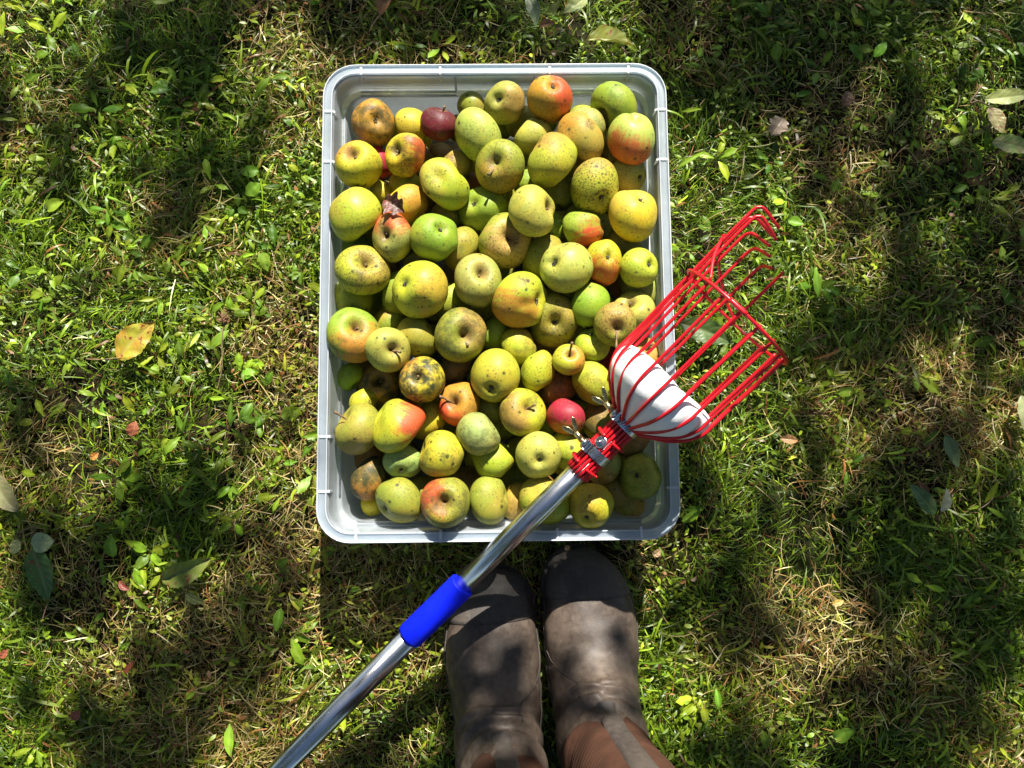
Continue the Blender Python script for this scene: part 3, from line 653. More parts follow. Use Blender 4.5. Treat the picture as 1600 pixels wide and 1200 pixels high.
# u, v, half width, half height (pixels of the photograph), layer, skin, blush (colour, towards u, towards v, towards the eye, amount), russet, soot, spots, lumps, cavity (kind, u, v), stem tip (u, v), label
A = [
(583,192,33,36,2,'o',('n',.2,.8,.3,.9),.5,.6,.4,.05,('c',592,203),None,'orange apple with brown shaded base alone in the upper left corner of the bin'),
(643,197,25,28,1,'y',None,0,0,.1,.04,None,None,'plain yellow apple just left of the dark crimson one near the top'),
(653,216,22,20,0,'y',None,.1,0,.3,.04,None,None,'half hidden yellow apple tucked under the dark crimson one'),
(686,194,29,29,2,'red',('d',.0,-.8,.5,.8),.1,.1,.1,.05,('s',693,170),(695,166),'dark crimson apple near the top left of the pile'),
(747,213,37,41,3,'pg',('n',0,-1,.2,.15),.15,.1,.9,.05,None,None,'smooth pale green dotted apple between the crimson one and the russet freckled one'),
(738,168,24,24,1,'ol',('n',1,.2,.3,.4),.5,.2,.5,.05,None,None,'small olive apple in the top row, half behind its rounder neighbour on the right'),
(788,161,32,32,2,'gg',('n',.9,.2,.3,.8),.4,.1,.6,.06,('c',773,167),None,'green apple with tan cheek and dark eye beside the orange red apple at the top'),
(781,260,39,41,3,'ol',('o',-.2,.9,.2,.5),.7,.2,.9,.05,('s',768,264),(763,273),'russet freckled olive apple with deep stem hollow, upper middle of the pile'),
(561,258,37,37,3,'y',('o',-.6,-.8,.1,.8),.45,.2,.4,.07,('s',555,252),(556,246),'yellow apple with orange shoulder and deep stem hollow against the upper left wall'),
(633,243,32,33,3,'y',('r',.95,-.1,.1,.9),.5,.5,.4,.1,('s',617,243),None,'red cheeked yellow apple with a gaping dark hollow, upper left'),
(591,253,24,27,1,'pk',None,.1,0,.2,.04,None,None,'bright pink red apple wedged between two yellow ones at upper left'),
(695,288,39,41,3,'yg',('p',-.8,.2,.2,.4),.15,.05,.5,.13,None,None,'knobbly bright yellow green apple below the crimson one'),
(709,263,30,30,1,'t',('n',.3,.3,.5,.6),.3,.2,.3,.05,None,None,'tan apple mostly hidden above the knobbly yellow green one'),
(556,336,41,43,3,'yg',('n',-.8,-.5,.2,.5),.3,.1,.4,.06,None,None,'large yellow apple pressed against the left wall above the cavity apple'),
(596,300,20,20,1,'y',None,.2,0,.2,.04,None,None,'sliver of a yellow apple above the withered leaf'),
(636,293,28,28,1,'yg',('o',-.7,-.2,.3,.4),.2,.1,.4,.04,None,None,'yellow apple showing only its top edge behind the peach flushed one'),
(633,322,35,33,2,'y',('o',.7,-.1,.4,.8),.2,0,.3,.05,None,None,'peach flushed yellow apple beside the withered leaf'),
(613,371,32,39,3,'gg',('r',.1,-.9,.2,.95),.4,.3,.5,.05,('s',603,379),None,'green apple with red crown just under the withered leaf'),
(678,371,38,38,3,'G',None,.05,0,.25,.08,('c',694,364),None,'bright grass green lopsided apple left of centre'),
(720,388,30,34,2,'ol',None,.3,.2,.7,.05,None,None,'dull olive apple half behind the bright grass green one'),
(754,328,40,37,2,'g',('y',0,0,1,.1) and None,.1,.15,.6,.07,('c',732,322),None,'green apple with pale puckered eye in the upper middle'),
(697,340,24,24,1,'ol',None,.5,.3,.5,.04,None,None,'dark olive apple in the gap under the knobbly yellow green one'),
(789,377,42,43,3,'ol',('p',.2,.4,.5,.9),.7,.15,.9,.07,('s',801,379),(806,381),'pinkish olive speckled apple with open stem hollow at the heart of the pile'),
(831,332,37,41,3,'pg',None,.1,.05,.5,.17,('s',863,330),None,'misshapen knobbly pale green apple right of the upper middle'),
(859,352,27,28,1,'g',None,.2,.1,.4,.05,None,None,'green apple shaded under the misshapen knobbly one'),
(929,292,38,42,3,'yg',('n',-.2,-.9,.2,.7),1.0,.35,.9,.05,('c',938,322),None,'heavily speckled yellow apple with dark eye at its lower edge, upper right'),
(989,338,39,42,3,'y',('p',-.5,-.8,.1,.4),.35,.05,.3,.09,('c',1003,320),None,'bright yellow apple with a crease against the right wall'),
(911,358,33,30,2,'g',('r',.6,.7,.2,.95),.1,0,.4,.06,None,None,'small apple half green half orange red, above the creased pale one'),
(907,337,28,26,1,'ol',None,.4,.3,.4,.04,None,None,'dark olive apple in the gap above the half green half orange one'),
(943,409,29,36,3,'y',('r',-.2,.6,.2,.85),.2,0,.3,.05,('c',947,407),None,'peach coloured apple with small central eye, right of the creased pale one'),
(885,419,42,40,3,'pg',('n',0,-1,.1,.3),.2,.15,.5,.12,('c',860,420),None,'large creased pale yellow green apple, right of centre'),
(998,418,31,31,3,'yg',None,.3,0,.3,.05,('c',1017,420),None,'plain yellow apple with dark eye beside the right wall'),
(972,385,30,27,1,'ol',None,.6,.3,.5,.04,None,None,'olive apple tucked below the creased bright yellow one'),
(851,403,35,35,2,'ol',None,.3,.2,.4,.05,None,None,'smooth olive apple behind the large creased pale one'),
(812,469,44,44,3,'yg',('o',-.4,.7,.4,.85),.2,.05,.3,.1,('c',845,477),None,'big yellow apple with orange flush in the centre of the pile'),
(747,439,37,43,3,'gg',('p',-.5,-.6,.3,.3),.35,.2,.9,.05,('s',757,429),None,'greyish green speckled apple with clean round hollow, centre of pile'),
(656,452,45,46,3,'yg',('o',.7,.2,.2,.5),.08,.0,.25,.08,('c',628,450),None,'biggest bright lemon yellow apple, left of centre'),
(567,422,43,41,2,'yg',('n',.5,-.2,.4,.6),.7,.4,.5,.09,('s',583,408),None,'yellow apple with russet freckles and dark hollow on the left side'),
(562,388,27,27,1,'G',None,.1,0,.2,.04,None,None,'green apple peeping out between two yellow ones by the left wall'),
(625,458,30,35,2,'g',None,.1,.1,.8,.05,None,None,'green dotted apple behind the biggest lemon yellow one'),
(574,466,26,26,1,'ol',None,.2,.1,.4,.04,None,None,'olive apple in the shade against the left wall at mid height'),
(554,523,41,45,3,'g',('o',.5,.5,.4,.95),.2,.35,.5,.08,('s',569,510),None,'large apple turning green to orange with wide hollow on the left wall'),
(608,503,26,27,1,'g',('o',-.4,-.8,.2,.5),.1,0,.3,.04,None,None,'green apple with orange tip squeezed above the neat pale green one'),
(606,547,35,35,3,'pg',('n',.6,.2,.5,.3),.2,.05,.4,.04,('s',623,551),(626,550),'neat round pale green apple with stub of stem, left middle'),
(653,526,33,33,2,'ol',None,.4,.1,.7,.05,None,None,'olive green freckled apple between the neat pale one and the blotched brown one'),
(704,472,28,28,1,'yg',None,.4,.2,.4,.04,None,None,'yellow apple in a gap right of the biggest lemon yellow one'),
(720,524,41,43,3,'ol',('n',.7,-.2,.3,.8),.55,.5,.7,.07,('s',735,529),(731,540),'large brown olive blotched apple in the middle of the pile'),
(775,519,29,29,1,'G',None,.1,.1,.3,.04,None,None,'deep green apple in shade under the big orange flushed one'),
(810,541,28,30,2,'yg',('n',.5,-.4,.2,.5),.4,.3,.6,.05,None,None,'small yellow olive apple below the big orange flushed one'),
(865,501,40,42,2,'ol',('n',.5,.5,.3,.4),.6,.5,.6,.05,('c',864,513),None,'olive apple with sooty eye right of the big orange flushed one'),
(920,476,33,35,2,'G',('y',0,0,1,.1) and None,.1,0,.3,.06,None,None,'smooth green apple under the peach coloured one'),
(988,486,35,34,2,'pg',None,.2,.1,.5,.09,('s',978,470),None,'pale green apple with hollow beside the right wall'),
(977,448,26,25,1,'br',('r',.2,.2,.5,.4),.5,.3,.4,.04,None,None,'reddish brown apple in shade under the plain yellow one by the right wall'),
(960,507,33,34,3,'ol',('n',0,-.4,.6,.8),.95,.1,.6,.04,('s',959,519),(963,544),'golden brown russet apple with a long pale stem'),
(925,540,28,28,2,'yg',None,.3,.1,.5,.11,('c',921,519),None,'lumpy yellow apple with starry eye below the golden russet one'),
(888,562,26,25,3,'yg',('o',.8,.1,.2,.9),.15,0,.2,.04,('s',889,553),(894,535),'smallest orange tinted apple with its stem pointing up'),
(840,580,27,33,2,'yg',None,.2,.1,.6,.05,None,None,'yellow green apple left of the smallest one with the upright stem'),
(871,604,30,28,1,'br',('r',.2,.2,.5,.3),.4,.5,.4,.04,None,None,'dark brownish apple in shade above the bright red one'),
(927,598,33,36,2,'yg',None,.5,.25,.4,.06,None,None,'dull yellow green apple touching the white foam pad'),
(1003,557,30,32,1,'o',('n',.2,-.4,.4,.7),.6,.2,.3,.06,('s',1010,541),(1020,537),'brownish orange apple behind the red wires by the right wall'),
(774,587,39,42,3,'yg',('n',.0,.5,.4,.2),.4,.15,.6,.04,('c',768,612),None,'large yellow green apple with dark eye low on it, lower middle'),
(711,574,27,27,1,'br',None,.5,.3,.3,.04,None,None,'brown apple in deep shade under the large blotched one'),
(660,593,36,37,3,'y',('o',-.8,-.3,.2,.9),.4,1.0,.6,.05,('s',658,592),None,'orange yellow apple with big sooty hollow, lower left'),
(595,601,34,33,1,'o',('n',.2,-.5,.4,.8),.5,.7,.5,.05,('s',600,598),None,'orange apple with dark shaded hollow under the neat pale green one'),
(547,588,21,23,1,'G',None,.1,.1,.3,.04,None,None,'small green apple by the left wall below the green to orange one'),
(567,627,22,22,1,'yg',None,.4,.1,.4,.04,None,None,'small yellow green apple by the left wall above the long stemmed olive one'),
(560,670,37,41,2,'ol',('n',.3,.8,.2,.5),.35,.15,.5,.06,('s',532,649),(522,643),'olive apple with stalk sticking out towards the left wall, lower left'),
(622,665,43,43,3,'yg',('r',.85,-.2,.2,.95),.1,.05,.35,.11,None,None,'large smooth yellow apple with red orange cheek, lower left'),
(668,654,31,33,1,'y',None,.15,0,.3,.04,('s',640,628),(633,621),'yellow apple behind the large red cheeked one, lower left'),
(718,631,32,36,2,'o',('r',-.6,.8,.1,.95),.4,.2,.4,.06,('s',709,627),(687,619),'orange red bottomed apple with a thin slanting stem'),
(764,639,25,25,1,'ol',None,.4,.4,.4,.04,None,None,'dark olive apple in the gap under the large yellow green one, lower middle'),
(817,644,37,38,3,'y',('n',-.4,.0,.5,.9),.5,.35,.5,.06,('s',834,637),(836,632),'brownish yellow apple with rot spot left of the bright red one'),
(884,651,30,29,3,'pk',('o',.1,.95,.0,.85),.15,.0,.1,.12,None,None,'bright raspberry red lumpy apple left of the pole clamps'),
(747,678,35,34,3,'bg',None,.1,.45,.6,.04,None,None,'grey green round apple with black scab marks, lower middle'),
(690,709,36,37,3,'y',('n',.4,.8,.1,.4),.25,.45,.3,.04,None,None,'bright golden yellow apple left of the scabbed grey green one'),
(629,721,31,27,2,'bg',None,.05,.1,1.0,.04,('c',627,739),None,'bluish green black dotted apple under the large red cheeked one'),
(579,747,31,35,1,'br',('o',.1,.7,.2,.95),.4,.8,.5,.05,None,None,'brown and orange apple with grey scab in the lower left corner'),
(624,781,38,36,2,'ol',('y',0,0,1,.1) and None,.5,.15,.6,.06,('c',596,797),None,'olive green apple lit along its lower edge, bottom row at left'),
(583,788,18,18,0,'y',None,.3,.1,.2,.04,None,None,'small yellow apple deep in the lower left corner'),
(696,784,39,40,3,'ol',('r',-.9,-.4,.1,.95),.6,.4,.6,.06,('s',693,787),(691,797),'apple half orange red half green with a stem, bottom row'),
(769,719,35,30,2,'yg',None,.15,.1,.3,.09,None,None,'lumpy light green apple under the scabbed grey green one'),
(764,781,30,38,2,'ol',('n',.6,.3,.2,.3),.4,.15,.7,.06,None,None,'tall narrow olive apple in the bottom row, right of the half red one'),
(806,782,26,29,1,'t',('n',.2,.5,.3,.6),.5,.2,.4,.04,None,None,'yellow brown apple in the bottom row left of the pole'),
(841,711,36,37,3,'pg',None,.15,.05,.3,.03,('c',841,720),None,'clean round light green apple with dark centred eye, left of the collar'),
(889,704,33,33,2,'yg',None,.05,0,.2,.06,None,None,'bright yellow apple half hidden by the red collar'),
(852,781,41,38,2,'yg',('n',-.3,-.6,.3,.6),.35,.1,.4,.06,None,None,'wide yellow apple lying under the steel pole'),
(925,791,35,36,3,'y',('n',-.3,-.7,.3,.5),.3,.05,.3,.11,('c',916,808),None,'lumpy yellow apple with puckered pale eye, bottom row right of the pole'),
(946,729,27,28,2,'gg',('o',-.1,.9,.2,.7),.3,.1,.5,.04,None,None,'greenish apple with orange underside behind the collar'),
(1000,744,33,37,2,'ol',('g',-.6,.2,.2,.5),.4,.4,.5,.1,('c',993,741),None,'rough olive green apple with brown pit in the lower right corner'),
(989,687,28,27,2,'br',('o',.4,-.2,.3,.8),.5,.2,.3,.05,None,None,'orange brown apple under the foam pad at the right wall'),
(984,785,24,23,1,'t',('o',.5,.2,.2,.5),.3,.05,.5,.05,None,None,'small yellow orange apple under the rough olive one, lower right corner'),
(962,768,24,24,1,'ol',('n',.2,.2,.5,.6),.4,.1,.3,.04,None,None,'olive brown apple between the lumpy yellow and rough olive ones, bottom right'),
(937,657,28,30,1,'br',('y',0,0,1,.1) and None,.6,.5,.3,.05,None,None,'brown mottled apple under the two hose clamps'),
(833,213,30,29,2,'pg',None,.1,0,.3,.05,None,None,'light green apple under the orange red one near the top'),
(859,154,36,36,3,'o',('r',.8,-.2,.3,.95),.3,.15,.4,.07,('c',863,150),None,'orange red apple with dark pinhole eye at the top of the pile'),
(863,247,39,43,3,'yg',('n',-.2,-.95,.2,.8),.1,.15,.4,.07,None,None,'tall yellow green apple with brownish crown, upper right'),
(906,218,37,41,2,'t',('o',-.3,-.8,.2,.7),.15,.05,.3,.05,None,None,'apricot yellow apple below the orange red one near the top'),
(894,180,20,20,1,'y',('o',.1,-.5,.3,.6),.2,0,.2,.04,None,None,'small sunny yellow apple peeping out under the orange red one'),
(959,166,36,36,2,'g',None,.5,.3,.9,.04,None,None,'dark dotted green apple in the upper right corner of the bin'),
(986,218,37,41,3,'pg',('r',-.3,.9,.2,.8),.2,.1,.5,.06,('c',992,190),None,'green apple with orange lower cheek at the upper right wall'),
(981,275,29,29,2,'gg',('n',-.3,.9,.2,.5),.3,.1,.4,.08,('c',1003,284),None,'dull green apple leaning on the right wall under the orange cheeked one'),
(944,233,23,26,1,'br',None,.4,.2,.3,.04,None,None,'dark brown apple in the gap near the upper right wall'),
(873,300,28,27,1,'ol',None,.4,.3,.5,.04,None,None,'dark olive apple under the tall yellow green one, upper right'),
(815,190,26,26,0,'ol',None,.4,.3,.3,.04,None,None,'deep set dark apple left of the orange red one at the top'),
(826,284,24,25,1,'g',None,.3,.2,.4,.04,None,None,'green apple in the gap between russet freckled and tall ones'),
(690,670,22,22,0,'ol',None,.4,.3,.3,.04,None,None,'shaded olive apple deep above the golden yellow one'),
(731,290,22,22,0,'br',('r',.2,.2,.5,.4),.4,.3,.3,.04,None,None,'deep reddish brown apple in a gap of the upper middle'),
(957,553,20,22,0,'pk',('d',.2,.2,.5,.6),.3,.2,.3,.04,None,None,'dark red apple in the gap beside the foam pad'),
(807,750,26,26,0,'ol',None,.4,.3,.3,.04,None,None,'shaded olive apple deep in the gap left of the pole'),
(729,752,24,24,0,'br',None,.4,.3,.3,.04,None,None,'shaded brown apple deep in the gap above the bottom row'),
(655,245,22,22,0,'br',None,.4,.3,.3,.04,None,None,'shaded brown apple deep beneath the crimson one'),
]
rsf = np.random.RandomState(77)
HEAP = np.array([(560, 200), (640, 192), (725, 165), (800, 150), (905, 142), (980, 152), (1018, 250), (1028, 400), (1030, 700), (1022, 770), (985, 803), (600, 815), (556, 770), (541, 690), (548, 560), (525, 500), (518, 300)], float)
def inside_heap(u, v):
    x0, y0 = HEAP[:, 0], HEAP[:, 1]; x1, y1 = np.roll(x0, -1), np.roll(y0, -1)
    c = ((y0 > v) != (y1 > v)) & (u < (x1-x0)*(v-y0)/(y1-y0+1e-9)+x0); return c.sum() % 2 == 1
GU, GV = np.meshgrid(np.arange(520, 1032, 4), np.arange(130, 816, 4)); GOK = np.vectorize(inside_heap)(GU, GV)
GD = np.full(GU.shape, 1e9)
for a_ in A: GD = np.minimum(GD, np.sqrt(((GU-a_[0])/a_[2])**2+((GV-a_[1])/a_[3])**2)*(a_[2]+a_[3])/2-(a_[2]+a_[3])/2)
for k_ in range(60):                                                   # apples lower in the heap wherever a gap shows
    i_ = np.argmax(np.where(GOK, GD, -1)); g_ = GD.flat[i_]
    if g_ < 5: break
    uu, vv = GU.flat[i_]+rsf.uniform(-4, 4), GV.flat[i_]+rsf.uniform(-4, 4); r_ = rsf.uniform(26, 33)
    uu, vv = np.clip(uu, 552, 1000), np.clip(vv, 200, 782)
    A.append((uu, vv, r_, r_*rsf.uniform(.93, 1.1), 1 if g_ > 8 else 0, rsf.choice(['yg', 'yg', 'pg', 'gg']), None, .4, .25, .5, .06, None, None, 'half hidden yellow green apple low in the heap, seen only through gaps'))
    GD = np.minimum(GD, np.hypot(GU-uu, GV-vv)-r_)
for v_ in range(190, 800, 58):                                         # the lowest layer, hidden except through gaps
    for u_ in range(575, 1000, 60):
        uu, vv = u_+rsf.uniform(-6, 6)+(28 if (v_//58) % 2 else 0), v_+rsf.uniform(-6, 6)
        if uu < 1000: A.append((uu, vv, 29, 29, -1, rsf.choice(['ol', 'br', 'ol', 'yg']), None, .5, .3, .4, .05, None, None, 'shaded apple at the very bottom of the heap, glimpsed through gaps'))
LZ = {-1: .045, 3: .150, 2: .134, 1: .113, 0: .078}
def settle():
    n = len(A); z = np.array([LZ[a[4]] for a in A], float); r0 = np.array([(a[2]+a[3])/2 for a in A], float); lay = np.array([a[4] for a in A])
    # keep the two long rows against the walls a little lower
    pos = lambda i: at(A[i][0], A[i][1], z[i])
    for it in range(400):
        P = np.array([pos(i) for i in range(n)]); R = r0*np.array([depth(p) for p in P])/FPX
        dz = np.zeros(n)
        for i in range(n):
            d = np.linalg.norm(P-P[i], axis=1)
            for j in np.nonzero(d < .83*(R+R[i]))[0]:
                if j <= i: continue
                pen = .83*(R[i]+R[j])-d[j]
                hi, lo = (i, j) if (lay[i], z[i]) > (lay[j], z[j]) else (j, i)
                dz[hi] += pen*.22; dz[lo] -= pen*.35
        z = np.clip(z+np.clip(dz, -.006, .006)+(np.array([LZ[l] for l in lay])-z)*.01, R+.008, np.where(lay == 3, .168, .15))
    return P, R
AP, AR = settle()

NTH, NPH = 30, 40
def apple_shape(rs, lump, has):
    th = np.linspace(0, math.pi, NTH); ph = np.linspace(0, 2*math.pi, NPH, endpoint=False)
    T, H = np.meshgrid(th, ph, indexing='ij')
    ds, dc = rs.uniform(.40, .56), rs.uniform(.18, .34)
    rho = 1-ds*np.exp(-(T/rs.uniform(.30, .38))**2)-.08*np.exp(-(T/.8)**2)-dc*np.exp(-((math.pi-T)/rs.uniform(.22, .32))**2)-.06*np.exp(-((math.pi-T)/.6)**2)
    rho = rho*(1+.022*np.cos(5*H+rs.rand()*6)*(T/math.pi)**2*np.sin(T))
    D = np.stack([np.sin(T)*np.cos(H), np.sin(T)*np.sin(H), np.cos(T)], -1)
    lat = 1-.07*(1-np.cos(T))/2
    for k in range(11):
        c = rs.randn(3); c /= np.linalg.norm(c); dd = D@c; w = rs.uniform(.25, .8)
        rho = rho*(1+rs.uniform(-2.0, 1.3)*lump*np.exp(-(1-dd)/(w*w*.5)))
    c = rs.randn(3); c /= np.linalg.norm(c); rho = rho*(1+.05*(D@c))
    V = D*rho[..., None]; V[..., 0] *= lat; V[..., 1] *= lat; V[..., 2] *= rs.uniform(.76, .94)
    return V
def basis(ax):
    a = np.array(ax, float); a /= np.linalg.norm(a); q = np.array([0, 0, 1.0]) if abs(a[2]) < .9 else np.array([1.0, 0, 0])
    x = np.cross(q, a); x /= np.linalg.norm(x); return np.stack([x, np.cross(a, x), a], 1)
def apples():
    for i, (u, v, rx, ry, lay, skin, bl, russ, soot, spots, lump, pit, tip, label) in enumerate(A):
        rs = np.random.RandomState(100+i); P, R = AP[i], AR[i]; px = R/((rx+ry)/2)
        if pit:
            dx, dy = (pit[1]-u)/rx, -(pit[2]-v)/ry; q = math.hypot(dx, dy)
            if q > .93: dx, dy = dx*.93/q, dy*.93/q
            pole = np.array([dx, dy, math.sqrt(max(.02, 1-dx*dx-dy*dy))]); ax = pole if pit[0] == 's' else -pole
        else:
            a = rs.uniform(0, 6.28); zz = rs.uniform(-.25, .25); ax = np.array([math.cos(a), math.sin(a), zz]); pole = ax
        ax = ax/np.linalg.norm(ax); M = basis(ax)
        G = apple_shape(rs, lump, pit); W = G.reshape(-1, 3)@M.T
        ext = np.array([(W[:, 0].max()-W[:, 0].min())/2, (W[:, 1].max()-W[:, 1].min())/2]); mid = np.array([(W[:, 0].max()+W[:, 0].min())/2, (W[:, 1].max()+W[:, 1].min())/2])
        S = np.array([rx*px/ext[0], ry*px/ext[1], (rx+ry)/2*px/((W[:, 2].max()-W[:, 2].min())/2)])
        W = (W-np.array([mid[0], mid[1], 0]))*S
        mb = MB(); mb.grid(W.reshape(NTH, NPH, 3), close_v=True)
        o = mesh_obj('apple', np.concatenate(mb.V)+P, mb.F, M_APPLE, loc=P)
        tag(o, label, 'apple', 'apples heaped in the bin')
        base = np.array(PAL[skin])*rs.uniform(.92, 1.08, 3)*1.06
        o['base'] = base.tolist(); o['axis'] = ax.tolist(); o['seed'] = rs.uniform(-9, 9, 3).tolist()
        q_ = rs.randn(3); b = bl or (('p', 'n', 'o', 'p')[rs.randint(4)], q_[0], q_[1], .3*q_[2], rs.uniform(.0, .35))
        bd = np.array([b[1], -b[2], b[3]], float); bd /= np.linalg.norm(bd)+1e-9
        o['bdir'] = bd.tolist(); o['blush'] = list(BL[b[0]]); o['bamt'] = float(b[4]); o['russ'] = float(max(russ, .42)); o['soot'] = float(soot+.12); o['spots'] = float(max(spots, .65)*1.3)
        o['rot'] = 1.0 if 'rot spot' in label or 'scab' in label else (.0 if rs.rand() < .6 else .8)
        if pit:
            g0 = G[0, 0] if pit[0] == 's' else G[-1, 0]
            root = ((M@g0)-np.array([mid[0], mid[1], 0]))*S
            wpole = pole/np.linalg.norm(pole)
            if pit[0] == 's':
                if tip:
                    rp = P+root; tz = rp[2]+.010 if math.hypot(tip[0]-pit[1], tip[1]-pit[2]) < 12 else rp[2]+.012+.006*rs.rand()
                    e = at(tip[0], tip[1], tz)
                else: e = P+root+wpole*R*.26+rs.randn(3)*.0015
                s = P+root-wpole*.002; mdl = (s+e)/2+rs.randn(3)*.0008
                Q = smooth_path([s, mdl, e], 4); st = MB(); st.tube(Q, np.linspace(.0011, .0012, len(Q))+np.where(np.arange(len(Q)) >= len(Q)-2, .0005, 0), 7)
                st.build('stem', M_STEM, o, loc=s)
            else:
                cm = MB(); B = basis(wpole); c0 = P+root+wpole*.0006
                for k in range(6):
                    a = k*math.pi/3+rs.rand()*.5; dr = B[:, 0]*math.cos(a)+B[:, 1]*math.sin(a); L = R*rs.uniform(.09, .16)
                    cm.tube([c0-wpole*.001, c0+dr*L*.5+wpole*.0014, c0+dr*L*rs.uniform(.6, 1)+wpole*rs.uniform(.001, .004)], [.0012, .0009, .0003], 5)
                cm.build('calyx', M_CALYX, o, loc=c0)
apples()
# ------------------------------------------------------------------ fruit picker: pole, sleeve, collar, clamps, foam pad, red wire basket
def fruit_picker():
    root = empty('fruit_picker', at(1028, 620, .215))
    tag(root, 'fruit picker with red wire basket, white foam pad and steel pole resting across the bin', 'fruit picker')
    P1, P2 = at(798, 840, .171), at(1026, 617, .224)
    a = P2-P1; a /= np.linalg.norm(a)
    p = np.cross(np.array([0, 0, 1.0]), a); p /= np.linalg.norm(p)      # sideways: to the upper left of the picture
    if p[0] > 0: p = -p
    n = np.cross(a, p); n = n if n[2] > 0 else -n                       # upwards
    O = P2
    def W(s, r, f):
        if r > .03: r = .03+(r-.03)*.91
        return O+a*s+(p*math.cos(f)+n*math.sin(f))*r
    # places along the axis (metres from the foam centre), read off the pole's own line
    def along(u, v):
        best = min(np.linspace(-.9, .3, 2400), key=lambda s: np.hypot(*(to_px(O+a*s)-np.array([u, v])))); return best
    s_c0, s_c1, s_k1, s_k2 = along(902, 739), along(986, 656), along(931, 710), along(979, 662)
    s_b0, s_b1 = along(648, 1003), along(727, 917)
    s_end = -((O[2]-.012)/a[2])
    R_IN, R_OUT, RW = .0120, .0134, .00185
    mb = MB(); mb.tube([O+a*(s_b0-.002), O+a*(s_c1+.012)], R_IN, 40); mb.build('pole', M_STEEL, root, bevel=0)
    mb = MB(); mb.tube([O+a*s_end-p*(s_b0-s_end)*.021, O+a*(s_b0+.012)], R_OUT, 40); mb.build('pole', M_STEEL, root)
    mb = MB(); pr = [(0, .0138), (.0004, .0158), (.003, .0163), (.02, .0163), (.06, .0161), (s_b1-s_b0-.003, .0161), (s_b1-s_b0-.0012, .0158), (s_b1-s_b0-.0004, .0150), (s_b1-s_b0-.0002, .0119)]
    mb.grid(np.array([[W(s_b0+s, r, f) for f in np.linspace(0, 2*math.pi, 48, endpoint=False)] for s, r in pr]), close_v=True)
    mb.build('sleeve', M_BLUE, root)
    # foam pad, a squashed bowl
    rs = np.random.RandomState(4); lobes = rs.uniform(0, 6.28, 4)
    pr = [(-.047, .008), (-.045, .014), (-.038, .027), (-.028, .042), (-.019, .0545), (-.010, .0635), (-.003, .0670), (.006, .0680), (.014, .0675), (.0195, .064), (.0225, .057), (.0235, .046), (.0225, .030), (.0205, .012), (.020, .001)]
    F = np.linspace(0, 2*math.pi, 96, endpoint=False); NW = 18; PH = [math.radians(-95+20*k) for k in range(NW)]
    G = []
    for s, r in pr:
        row = []
        for f in F:
            dent = max(math.exp(-((math.atan2(math.sin(f-q), math.cos(f-q)))/.055)**2) for q in PH)
            rr = r*(1+.018*math.sin(2*f+lobes[0])+.012*math.sin(5*f+lobes[1])+.012*math.sin(9*f+lobes[2])*(s > -.01))-.0016*dent*(r > .02)
            row.append(W(s+.0015*math.sin(3*f+lobes[3]), rr, f))
        G.append(row)
    mb = MB(); mb.grid(np.array(G), close_v=True); mb.build('foam_pad', M_FOAM, root, subsurf=1)
    # wires
    s_ring = along(1150, 494)
    R_ring = .0715
    prong = {0: .074, 1: .066, 2: .073, 3: .079, 4: .090, 5: .098, 6: .086}
    for k, f in enumerate(PH):
        rc = R_IN+RW+.0002
        pts = [W(s_c0+.0005*(k % 3), rc, f), W((s_c0+s_c1)/2, rc, f), W(s_c1-.004, rc, f), W(s_c1+.004, rc+.0008, f)]
        for s, r in ((-.045, .0165), (-.037, .0295), (-.026, .0465), (-.014, .0585), (-.003, .0655), (.008, .0690), (.018, .0690)): pts.append(W(s, r+.0004, f))
        pts += [W(.05, .0693, f), W(s_ring-.02, R_ring-.0006, f), W(s_ring, R_ring-.0008, f)]
        core = smooth_path(pts, 4).tolist()
        if k in prong:
            L = prong[k]; tip = s_ring+L
            hook = (W(tip, R_ring, f), .034 if k else .016)
            c = W(tip, R_ring, f); inward = -(p*math.cos(f)+n*math.sin(f))
            if k == 6: inward = -p*.96-n*.1-a*.22
            if k == 5: inward = -p*.96-n*.1-a*.12
            if k == 4: inward = -p*.97+a*-.03-n*.15
            core += smooth_path([W(s_ring+.01, R_ring, f), W(s_ring+L*.5, R_ring+.0005, f), W(tip-.010, R_ring+.0004, f), c-a*.002+inward*.0022, c+a*.0014+inward*.009, c+a*.001+inward*hook[1]], 5).tolist()
        else:
            core.append(W(s_ring+.0035, R_ring-.0008, f))
        mb = MB(); mb.tube(core, RW, 9); mb.build('wire', M_RED, root)
    def hoop(s, R, name, r, slope=0.0, f0=0, f1=2*math.pi):
        fs = np.linspace(f0, f1, 64); mb = MB(); mb.tube([W(s+slope*math.sin(q), R, q) for q in fs], r, 9); mb.build(name, M_RED, root)
    hoop(s_ring, R_ring+.0034, 'hoop', RW*1.02)
    mb = MB(); mb.tube([W(s_ring, R_ring+.0034, math.radians(q)) for q in range(72, 93, 3)], RW*1.55, 9); mb.build('hoop_sleeve', M_RED, root)
    # bracing hoop over the long prongs
    q = [W(s_ring+.002, R_ring+.003, math.radians(47)), W(s_ring+0.0240, R_ring+.003, math.radians(28)), W(s_ring+0.0464, R_ring+.003, math.radians(8)), W(s_ring+0.0528, R_ring+.0036, math.radians(-6)),
         W(s_ring+0.0480, R_ring+.003, math.radians(-16)), W(s_ring+0.0368, R_ring+.003, math.radians(-36)), W(s_ring+0.0248, R_ring+.003, math.radians(-56)), W(s_ring+0.0128, R_ring+.003, math.radians(-76)), W(s_ring+.004, R_ring+.003, math.radians(-94))]
    mb = MB(); mb.tube(smooth_path(q, 6), RW*.95, 9); mb.build('brace', M_RED, root)
